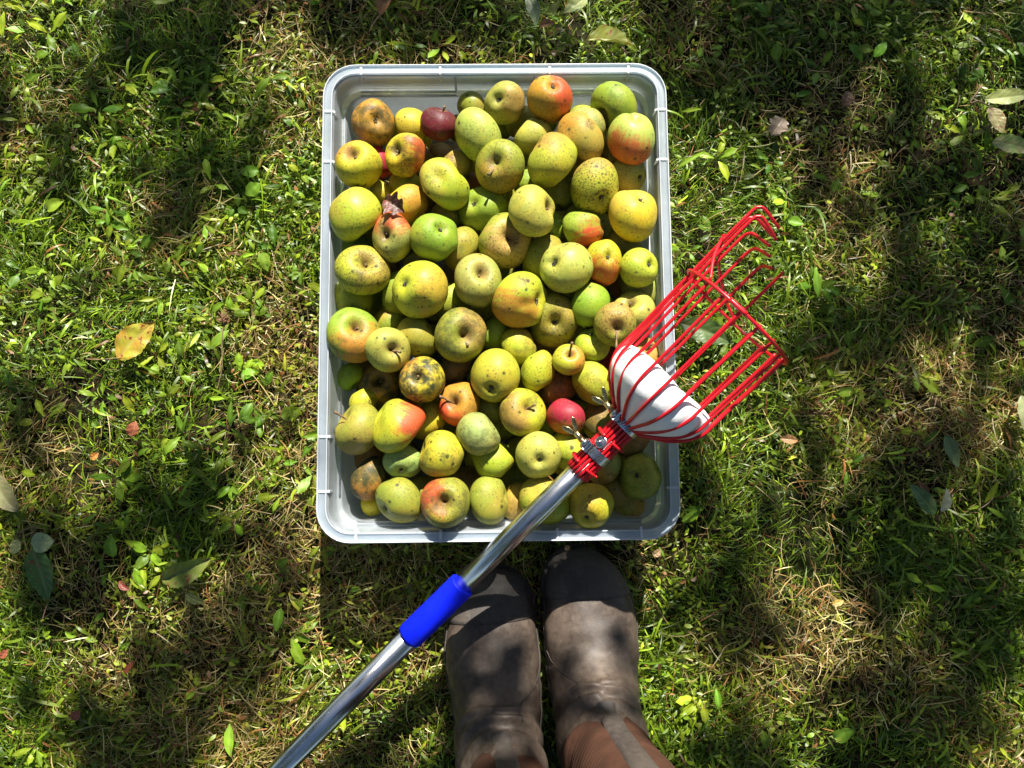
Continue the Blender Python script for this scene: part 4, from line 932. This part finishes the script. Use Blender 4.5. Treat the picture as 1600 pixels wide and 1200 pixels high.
    # two ribbed bands of the collar
    for s in (s_c0+.0125, s_k2-.0245):
        for f0, f1 in ((-200, 62), (100, 150)):
            fs = np.radians(np.linspace(f0, f1, 40)); mb = MB(); mb.tube([W(s, R_IN+2*RW+.0022, q) for q in fs], .0019, 8); mb.build('collar_band', M_RED, root)
    # hose clamps
    for s in (s_k1+.002, s_k2):
        hw, rc = .0056, R_IN+2*RW+.0009
        prof = [(-hw, rc-.0002), (-hw, rc+.0007), (hw, rc+.0007), (hw, rc-.0002)]
        fs = np.linspace(0, 2*math.pi, 64, endpoint=False)
        mb = MB(); mb.grid(np.array([[W(s+d, r, q) for q in fs] for d, r in prof]), close_u=True, close_v=True)
        clamp = mb.build('hose_clamp', M_CLAMP, root, smooth=False)
        mb = MB()
        for j in range(14):                                           # the slots the screw bites into
            f = math.radians(-10+j*9.5); c = W(s, rc+.00085, f); t = -p*math.sin(f)+n*math.cos(f); rad = p*math.cos(f)+n*math.sin(f)
            mb.box(c, (a+t*.28)/np.linalg.norm(a+t*.28), t, rad, hw*.62, .00062, .00022)
        so_ = mb.build('clamp_slots', M_DARK, clamp, smooth=False); so_.data['pattern'] = 1
        # worm screw housing, screw head and wing key on the upper left side
        f = math.radians(42); rad = p*math.cos(f)+n*math.sin(f); t = -p*math.sin(f)+n*math.cos(f); c = W(s, rc+.0035, f)
        mb = MB(); hs = []
        for x in np.linspace(-.0062, .0062, 5): hs.append([c+t*.9*y+rad*z+a*x for y, z in ((-.006, -.0024), (-.006, .001), (-.0035, .0034), (0, .0042), (.0035, .0034), (.006, .001), (.006, -.0024))])
        mb.grid(np.array(hs), close_v=True); m0 = mb.n; mb.F += [tuple(range(7)), tuple(28+i for i in range(7))[::-1]]
        mb.build('screw_housing', M_CLAMP, clamp)
        d = t*-.93+p*.36; d /= np.linalg.norm(d); d = -d if d @ p < 0 else d
        h0 = c+rad*.0012+p*.003
        mb = MB(); mb.tube([h0-p*.002, h0+p*.001, h0+p*.0022, h0+p*.0032], [.0054, .0058, .0050, .001], 18); mb.build('screw_head', M_CLAMP, clamp)
        k0 = h0+p*.003; kd = p*.9+n*.1+a*.12; kd /= np.linalg.norm(kd)
        mb = MB(); mb.tube([k0, k0+kd*.012], [.0034, .0031], 14); mb.build('key_shank', M_WING, clamp)
        side = a*.95+n*.3; side /= np.linalg.norm(side)
        for sg in (1, -1):                                            # butterfly wings
            up = np.cross(kd, side); V = []
            for x, w in ((0, .0028), (.006, .0062), (.012, .0080), (.017, .0062), (.020, .001)):
                for y in (-1, 1):
                    for z in (-1, 1): V.append(k0+kd*(.010+x*.85)+side*(sg*(.0015+x*.34)+y*w*.42)+up*z*.0005)
            Fq = []
            for i in range(4):
                b0, b1 = 4*i, 4*i+4
                Fq += [(b0, b0+1, b1+1, b1), (b0+2, b1+2, b1+3, b0+3), (b0, b1, b1+2, b0+2), (b0+1, b0+3, b1+3, b1+1)]
            Fq += [(0, 2, 3, 1), (16, 17, 19, 18)]
            mb = MB(); mb.add(V, Fq); mb.build('key_wing', M_WING, clamp, bevel=.0004)
    # bolt and washer between the clamps
    f = math.radians(66); rad = p*math.cos(f)+n*math.sin(f); c = W(along(945, 693), R_IN+.0035, f)
    mb = MB(); mb.tube([c, c+rad*.0012, c+rad*.0016], [.0068, .0068, .0062], 24); mb.build('washer', M_CLAMP, root, smooth=False)
    mb = MB(); mb.tube([c+rad*.0012, c+rad*.0042], .0036, 6); b = mb.build('bolt', M_CLAMP, root, smooth=False)
    mb = MB(); mb.tube([c+rad*.004, c+rad*.0062], .0018, 12); mb.build('bolt_end', M_CLAMP, b)
fruit_picker()

# ------------------------------------------------------------------ person standing in rubber boots (only the boots are in the picture)
RINGS = [  # y back from the toe, centre height, half width, half height, tilt
 (-.0010, .030, .007, .006, 0), (-.005, .031, .0195, .014, 0), (-.015, .0335, .0335, .0225, 0), (-.034, .037, .0465, .029, 0), (-.060, .0405, .0555, .0345, 0), (-.090, .0445, .0600, .0390, 0),
 (-.118, .049, .0605, .0440, 4), (-.143, .055, .0585, .0510, 12), (-.168, .063, .0560, .0590, 24), (-.192, .076, .0535, .0680, 40), (-.216, .098, .0520, .0700, 58),
 (-.232, .128, .0520, .0660, 74), (-.240, .165, .0535, .0630, 86), (-.243, .21, .0570, .0640, 90), (-.246, .27, .0610, .0670, 90), (-.250, .33, .0640, .0690, 90), (-.252, .375, .0655, .0700, 90)]
RG = np.array(RINGS, float)
def ring_at(s):
    i = min(int(s), len(RG)-2); t = s-i
    q = [RG[max(i-1, 0)], RG[i], RG[i+1], RG[min(i+2, len(RG)-1)]]
    return .5*(2*q[1]+(q[2]-q[0])*t+(2*q[0]-5*q[1]+4*q[2]-q[3])*t*t+(3*q[1]-q[0]-3*q[2]+q[3])*t**3)
def boot(person, toe, rot, lean, side, label):
    ca, sa = math.cos(rot), math.sin(rot); rsn = Noise2(50+side); WS = .93
    def S(s, f, push=0.0):
        """f: 0 = top/front of the boot, going round; push: outwards"""
        y, zc, hw, hh, tl = ring_at(s); tl = math.radians(tl)
        up = np.array([0, math.sin(tl), math.cos(tl)])
        x_, u_ = math.sin(f), math.cos(f); k = 1.0 if s < 3 else .92
        x_ = math.copysign(abs(x_)**k, x_); u_ = math.copysign(abs(u_)**k, u_)
        wr = 0
        if s > 7.5:                                                   # soft folds over the ankle
            wr = .0034*math.sin(s*5.2+1.4*math.sin(f*1.5+side)+f*.9)*math.exp(-((s-10.4)/1.6)**2)
        wr += (rsn.one(np.array([s*1.7+20]), np.array([f*2.2+20]))[0]-.5)*.0026
        asym = 1+.035*side*math.copysign(1, x_)*(s < 7)
        q = np.array([x_*(hw*WS+push+wr)*asym, y, zc])+up*u_*(hh+push+wr)
        if s < 9: q[2] = max(q[2], .010+.0*s)
        q[0] += .012*side*math.exp(-((s-1)/2.2)**2)*-1                 # toes curve inwards
        q[0] += lean*max(0, q[2]-.10)
        return np.array([toe[0]+q[0]*ca-q[1]*sa, toe[1]+q[0]*sa+q[1]*ca, q[2]])
    root = empty('boot', tuple(S(6, math.pi)))
    root.parent = person; root.location = Vector(S(6, math.pi))-person.location; root['label'] = label
    base = Vector(S(6, math.pi))
    def put(mb, name, mat, **k):
        o = mb.build(name, mat, None, loc=tuple(S(6, 0)), **k); o.parent = root; o.location = Vector(S(6, 0))-base; return o
    NF = 56; fs = np.linspace(0, 2*math.pi, NF, endpoint=False)
    def edge(f):
        """where the rubber upper ends and the neoprene shaft begins"""
        g = math.atan2(math.sin(f), math.cos(f)); e = 11.55+.55*math.cos(g*2)*.5-.35*abs(math.sin(g))
        e -= .45*max(0, 1-abs(g+side*-.42)/.16)                       # the little notch beside the strap
        e += .35*math.exp(-(g/.3)**2)+(.7 if side < 0 else .1)
        return e
    put(MB().grid(np.array([[S(s, f, .0002) for f in fs] for s in np.linspace(10.6, 15.99, 34)]), close_v=True), 'shaft', M_NEO)
    put(MB().grid(np.array([[S(3.7+(edge(f)-3.7)*t, f, .0024 if t < .985 else .0004) for f in fs] for t in np.r_[np.linspace(0, .985, 52), 1.0]]), close_v=True), 'upper', M_RUBBER)
    mb = MB(); put(mb.grid(np.array([[S(s, f, .0036 if s < 4.06 else .0020) for f in fs] for s in np.r_[np.linspace(.0, 4.05, 26), 4.08]]), close_v=True), 'toe_cap', M_TOECAP)
    # strap up the front of the shaft
    G = np.array([[S(s, q, .0042-.0030*(abs(q) > .19)) for q in np.linspace(-.2, .2, 7)] for s in np.linspace(11.0, 15.99, 30)]); put(MB().grid(G), 'pull_strap', M_STRAP)
    # side panel seam and rand line as raised cords
    mb = MB(); mb.tube([S(6.3+3.9*t, -side*(1.5-1.0*math.sin(min(1, t*1.7)*math.pi/2)), .0030) for t in np.linspace(0, 1, 60)], .0008, 6); put(mb, 'side_seam', M_TOECAP)
    mb = MB(); mb.tube([S(s, side*1.62+0*s, .0030) for s in np.linspace(.6, 9, 40)], .0016, 6); put(mb, 'welt', M_SOLE)
    mb = MB(); mb.tube([S(s, -side*1.62, .0030) for s in np.linspace(.6, 9, 40)], .0016, 6); put(mb, 'welt', M_SOLE)
    # sole: a slab of the foot's outline
    out = []
    for y, hw in ((.002, .010), (-.005, .025), (-.018, .041), (-.045, .056), (-.08, .0625), (-.12, .061), (-.16, .053), (-.20, .046), (-.245, .045), (-.275, .042), (-.295, .031), (-.303, .012)): out.append((y, hw))
    def Q(x, y, z):
        x *= WS; x += -.012*side*math.exp(-((-y-.01)/.05)**2); return np.array([toe[0]+x*ca-y*sa, toe[1]+x*sa+y*ca, z])
    loop = [(hw, y) for y, hw in out]+[(-hw, y) for y, hw in reversed(out)]
    mb = MB(); G = np.array([[Q(x*k, y+(1-k)*-.1*0, z) for x, y in loop] for z, k in ((.001, .96), (.006, 1.0), (.018, 1.0), (.022, .97))]); mb.grid(G, close_v=True); nn = len(loop)
    mb.F.append(tuple(range(nn))[::-1]); mb.F.append(tuple(3*nn+i for i in range(nn)))
    put(mb, 'sole', M_SOLE)
    mb = MB(); hl = []                                                # heel counter that closes the back of the foot
    for z, k in ((.018, 1.0), (.04, .97), (.07, .93), (.10, .9), (.13, .86)):
        row = []
        for q in np.linspace(-1.45, 1.45, 25): row.append(Q(math.sin(q)*.047*k, -.225-math.cos(q)*(.075-z*.12), z))
        hl.append(row)
    put(mb.grid(np.array(hl)), 'heel', M_RUBBER)
    return S
def person():
    V = [(0.05, -.60, .96), (.06, -.585, .86)]; E = [(0, 1)]; R = [(.155, .105), (.165, .11)]
    me = bpy.data.meshes.new('person'); o = bpy.data.objects.new('person', me); COL.objects.link(o)
    for hx, kx, ax, ay in ((-.045, -.02, .010, -.585), (.155, .15, .135, -.555)):
        i = len(V); V += [(hx, -.585, .78), (kx, -.56, .50), (ax, ay, .34), (ax, ay-.0, .20)]; R += [(.085, .09), (.060, .064), (.050, .052), (.043, .045)]
        E += [(1, i), (i, i+1), (i+1, i+2), (i+2, i+3)]
    loc = Vector((.06, -.57, .0)); me.from_pydata([tuple(Vector(v)-loc) for v in V], E, []); o.location = loc
    sk = o.modifiers.new('skin', 'SKIN'); sd = me.skin_vertices[0].data
    for k, r in enumerate(R): sd[k].radius = r
    sd[1].use_root = True; sd[0].use_root = False
    sb = o.modifiers.new('sub', 'SUBSURF'); sb.levels = sb.render_levels = 2
    me.materials.append(M_DENIM); sk.use_smooth_shade = True
    tag(o, 'person standing in worn brown rubber boots with toes at the bin edge', 'person')
    boot(o, at(763, 888, .03), math.radians(3.6), .10, -1, 'left boot, set a little back and partly hidden by the steel pole')
    boot(o, at(912, 853, .03), math.radians(2.0), .10, 1, 'right boot, toe nearest the bin, brown neoprene shaft showing')
person()

# ------------------------------------------------------------------ fallen leaves and bits
def fallen_leaf(name, label, cat, u0, v0, u1, v1, wr, c1, c2, spots=.6, fold=.25, curl=.2, z=.030, tilt=.0, stalk=None, parent=None, seed=0, dz=0.0, part_label=None, lob=0.0):
    rs = np.random.RandomState(seed+int(u0*7+v0)); a, b = at(u0, v0, z), at(u1, v1, z+dz); d = b-a; L = np.linalg.norm(d); d /= L
    s = np.cross(np.array([0, 0, 1.0]), d); s /= np.linalg.norm(s); up = np.cross(d, s)
    s2 = s*math.cos(tilt)+up*math.sin(tilt); up2 = up*math.cos(tilt)-s*math.sin(tilt)
    nu, nv = 22, 11; t = np.linspace(0, 1, nu); w = np.sin(math.pi*t**.82)**.8*wr*L/2+.0004
    tw = rs.uniform(-.5, .5); bendx = rs.uniform(-.08, .08)*L
    G = np.zeros((nu, nv, 3)); vein = np.zeros((nu, nv))
    for i in range(nu):
        for j in range(nv):
            q = (j-(nv-1)/2)/((nv-1)/2); ww = w[i]*(1+.05*math.sin(i*2.4+j)*(abs(q) > .9)+lob*math.sin(t[i]*19)*(abs(q) > .6)); y = q*ww
            zz = fold*abs(y)+curl*L*(t[i]-t[i]**2)*1.0+.035*wr*L*math.sin(i*.9+q*2.5)*abs(q)+rs.normal(0, .0003)
            G[i, j] = a+d*(t[i]*L)+s2*(y*math.cos(tw*t[i])+bendx*math.sin(math.pi*t[i]))+up2*(zz+y*math.sin(tw*t[i]))
            vein[i, j] = max(math.exp(-(q/.09)**2), .7*math.exp(-(((t[i]*7-abs(q)*1.4) % 1-.5)/.1)**2)*(abs(q) < .9))
    loc = tuple(a)
    mb = MB(); mb.grid(G)
    if parent is None:
        o = mesh_obj(name, np.concatenate(mb.V), mb.F, M_FALLEN, loc=loc); tag(o, label, cat, 'leaves fallen on the lawn')
    else:
        o = mesh_obj(name, np.concatenate(mb.V), mb.F, M_FALLEN, parent, loc=loc)
        if part_label: o['label'] = part_label
    at_ = o.data.attributes.new('vein', 'FLOAT', 'POINT'); at_.data.foreach_set('value', vein.ravel().astype(np.float32))
    o['base'] = list(c1); o['blush'] = list(c2); o['spots'] = float(spots); o['seed'] = rs.uniform(-9, 9, 3).tolist()
    if stalk:
        e = at(stalk[0], stalk[1], z+.001); m = (a+e)/2+np.array([rs.normal(0, .002), rs.normal(0, .002), .002])
        sm = MB(); sm.tube(smooth_path([a+d*.002, m, e], 5), np.linspace(.0007, .0009, 11), 6); k = sm.build('stalk', M_STEM, o if parent is None else parent, loc=tuple(a))
    return o
GY, DG, PALE, TAN, BRN, RB, OLV, GRY = (.38, .36, .03), (.045, .12, .02), (.30, .36, .16), (.38, .25, .12), (.17, .075, .03), (.25, .05, .02), (.16, .18, .03), (.30, .24, .19)
FL = lambda *a, **k: fallen_leaf(*a, **k)
FL('fallen_leaf', 'yellow green leaf with red blotches lying left of the bin', 'leaf', 184, 561, 241, 504, .55, (.40, .38, .03), (.42, .24, .025), 1.0, .15, .1, stalk=(135, 561), z=.036)
FL('fallen_leaf', 'red brown scrap of leaf below the red blotched leaf', 'leaf', 206, 682, 212, 658, .7, RB, (.35, .10, .05), .5, .5, .4, z=.032)
FL('fallen_leaf', 'folded green and brown leaf with red patch, lower left lawn', 'leaf', 251, 906, 330, 872, .45, OLV, (.16, .22, .03), 1.0, .7, .15, z=.032, tilt=.3)
FL('fallen_leaf', 'pale olive leaf cut by the left edge of the picture', 'leaf', -8, 742, 29, 800, .5, (.24, .24, .10), (.28, .25, .12), .2, .2, .1, z=.034)
FL('fallen_leaf', 'folded green leaf with brown torn edge above the bin', 'leaf', 918, 62, 990, 72, .55, OLV, (.24, .26, .03), 1.0, .8, .12, z=.034, tilt=-.35)
FL('fallen_leaf', 'pale grey green leaf near the top edge left of a brown scrap', 'leaf', 824, -6, 838, 40, .4, (.16, .22, .10), (.20, .25, .13), .1, .15, .1, z=.036)
FL('fallen_leaf', 'pale green curled leaf at the top edge right of centre', 'leaf', 916, -4, 880, 22, .55, PALE, (.26, .30, .10), .2, .5, .3, z=.038)
FL('fallen_leaf', 'brown curled scrap lying by the grey green leaf at the top', 'leaf', 842, 42, 867, 36, .5, BRN, (.26, .12, .05), .2, .7, .5, z=.034)
FL('fallen_leaf', 'brown withered leaf with pale stalk at the top edge', 'leaf', 594, 24, 612, -4, .6, BRN, (.24, .11, .05), .2, .7, .5, z=.036, stalk=(577, 50))
FL('fallen_leaf', 'dry greyish brown crumpled leaf in the upper right lawn', 'leaf', 1205, 212, 1224, 184, .8, GRY, (.22, .16, .12), .1, .5, .6, z=.034, lob=.2)
FL('fallen_leaf', 'grey green leaf standing out right of the light patch, right side', 'leaf', 1478, 680, 1497, 731, .45, (.09, .16, .05), (.14, .20, .07), .3, .2, .1, z=.034)
FL('fallen_leaf', 'large dark green leaf with tan tip under the wire basket', 'leaf', 1062, 505, 1142, 536, .45, (.05, .10, .02), (.07, .13, .025), .25, .35, .1, z=.034)
FL('fallen_leaf', 'tan brown curled leaf right of the foam pad', 'leaf', 1219, 685, 1247, 688, .5, BRN, (.30, .16, .07), .1, .7, .4, z=.034)
FL('fallen_leaf', 'pale leaf cut by the right edge of the picture', 'leaf', 1596, 618, 1606, 684, .4, PALE, (.30, .30, .15), .2, .2, .1, z=.036)
FL('fallen_leaf', 'brown leaf lying dark in the shade at upper right', 'leaf', 1316, 168, 1326, 142, .6, (.12, .06, .03), BRN, .2, .5, .4, z=.03)
FL('fallen_leaf', 'red scrap of leaf at the far left bottom edge', 'leaf', 0, 1028, 13, 1014, .6, RB, (.38, .10, .05), .4, .4, .3, z=.03)
FL('fallen_leaf', 'pinkish red scrap of leaf in the yellow lower left grass', 'leaf', 113, 1124, 125, 1110, .8, (.42, .12, .07), RB, .2, .3, .3, z=.03)
FL('fallen_leaf', 'dark red sliver of leaf beside the folded green and brown leaf', 'leaf', 186, 908, 202, 922, .4, (.20, .02, .02), RB, .2, .3, .3, z=.03)
FL('fallen_leaf', 'red narrow grass like leaf in the lower left lawn', 'leaf', 194, 1052, 210, 1032, .35, RB, (.30, .06, .03), .2, .4, .3, z=.03)
FL('fallen_leaf', 'small olive leaf beside a brown one, lower left of the boots', 'leaf', 289, 928, 320, 942, .4, (.15, .19, .05), OLV, .1, .3, .2, z=.032)
FL('fallen_leaf', 'orange scrap of leaf at the left edge', 'leaf', 142, 718, 154, 708, .7, (.50, .18, .03), (.45, .25, .05), .1, .3, .3, z=.032)
FL('fallen_leaf', 'yellow scrap of leaf in the lower right grass', 'leaf', 1300, 944, 1318, 938, .5, (.55, .40, .06), TAN, .1, .3, .3, z=.032)
FL('fallen_leaf', 'brown scrap of leaf lying in the sunny grass right of the boots', 'leaf', 1020, 868, 1032, 858, .7, TAN, BRN, .1, .4, .3, z=.032)
FL('fallen_leaf', 'dark brown shrivelled leaf below the light patch at the right', 'leaf', 1450, 770, 1436, 756, .5, BRN, (.2, .09, .04), .1, .6, .4, z=.03)
# sprigs: several leaves on one twig
def sprig(label, base, twig, leaves):
    root = empty('leafy_sprig', tuple(at(base[0], base[1], .03))); tag(root, label, 'sprig', 'leafy sprigs on the lawn')
    mb = MB(); mb.tube(smooth_path([at(u, v, .033) for u, v in twig], 5), .0011, 7); mb.build('twig', M_STEM, root)
    for i, l in enumerate(leaves):
        fallen_leaf('leaf', None, None, *l[:7], *l[7:], z=.034+.004*i, parent=root)
sprig('sprig with one dark green red spotted leaf and two pale round leaves, left edge', (48, 842), [(20, 850), (30, 832), (55, 824), (48, 840)],
      [(50, 857, 76, 940, .52, DG, (.07, .16, .025), .9, .1, .1), (48, 846, 85, 845, .85, (.30, .38, .17), (.33, .40, .20), .0, .1, .1), (28, 843, 20, 866, .75, (.36, .38, .13), (.34, .36, .14), .1, .2, .1)])
sprig('sprig with pale olive and red edged leaves at the upper right edge', (1530, 155), [(1535, 132), (1516, 160), (1528, 158), (1545, 165)],
      [(1538, 156, 1612, 146, .32, (.30, .34, .10), (.32, .36, .12), .3, .3, .1), (1545, 168, 1566, 208, .5, (.33, .33, .13), (.38, .28, .14), .8, .2, .1), (1550, 222, 1612, 236, .45, (.34, .32, .13), (.18, .28, .06), .4, .2, .1)])
sprig('sprig with a green brown based leaf and a grey curled leaf, right lawn', (1466, 806), [(1466, 812), (1470, 802), (1468, 796)],
      [(1462, 803, 1420, 755, .45, (.05, .12, .03), (.09, .17, .05), .4, .2, .1), (1471, 800, 1478, 762, .4, (.22, .26, .17), (.28, .30, .22), .2, .6, .2)])
# withered leaf lying on the apples and the leaf under the clamps
fallen_leaf('withered_leaf', 'crumpled purple brown leaf lying among the apples at upper left', 'leaf', 600, 312, 632, 332, .8, (.16, .05, .045), (.09, .035, .03), .6, .6, .5, z=.172, tilt=.2, lob=.3)
fallen_leaf('fallen_leaf', 'green leaf lying on the brown apple under the hose clamps', 'leaf', 932, 672, 955, 650, .5, (.10, .18, .02), (.13, .2, .03), .1, .2, .1, z=.172)
def flower_stalk():
    root = empty('dried_flower_stalk', tuple(at(347, 560, .03))); tag(root, 'dried brown flower stalk with ragged seed head standing left of the bin', 'dried flower')
    mb = MB(); P = smooth_path([at(339, 612, .012), at(347, 575, .032), at(347, 530, .05), at(351, 498, .062)], 6); mb.tube(P, np.linspace(.0011, .0008, len(P)), 7); mb.build('stalk', simple_mat('dry_stalk', (.36, .26, .12), .8, var=.4, scale=200), root)
    mb = MB(); rs = np.random.RandomState(1); c = P[-1]; d = P[-1]-P[-5]; d /= np.linalg.norm(d)
    for k in range(60):
        e = d*rs.uniform(.6, 1)+rs.normal(0, .33, 3); e /= np.linalg.norm(e); s = c-d*rs.uniform(0, .012); L = rs.uniform(.006, .013)
        mb.tube([s, s+e*L*.5, s+e*L+np.array([0, 0, -.001])], [.0006, .0007, .0003], 4)
    mb.build('seed_head', simple_mat('dry_seed_head', (.20, .10, .055), .9, var=.5, scale=300), root)
flower_stalk()
def tan_scrap():
    fallen_leaf('fallen_leaf', 'tiny tan scrap of dry leaf on the tip of the right boot', 'leaf', 884, 852, 889, 861, .8, (.45, .28, .14), TAN, .0, .2, .2, z=.045)
tan_scrap()
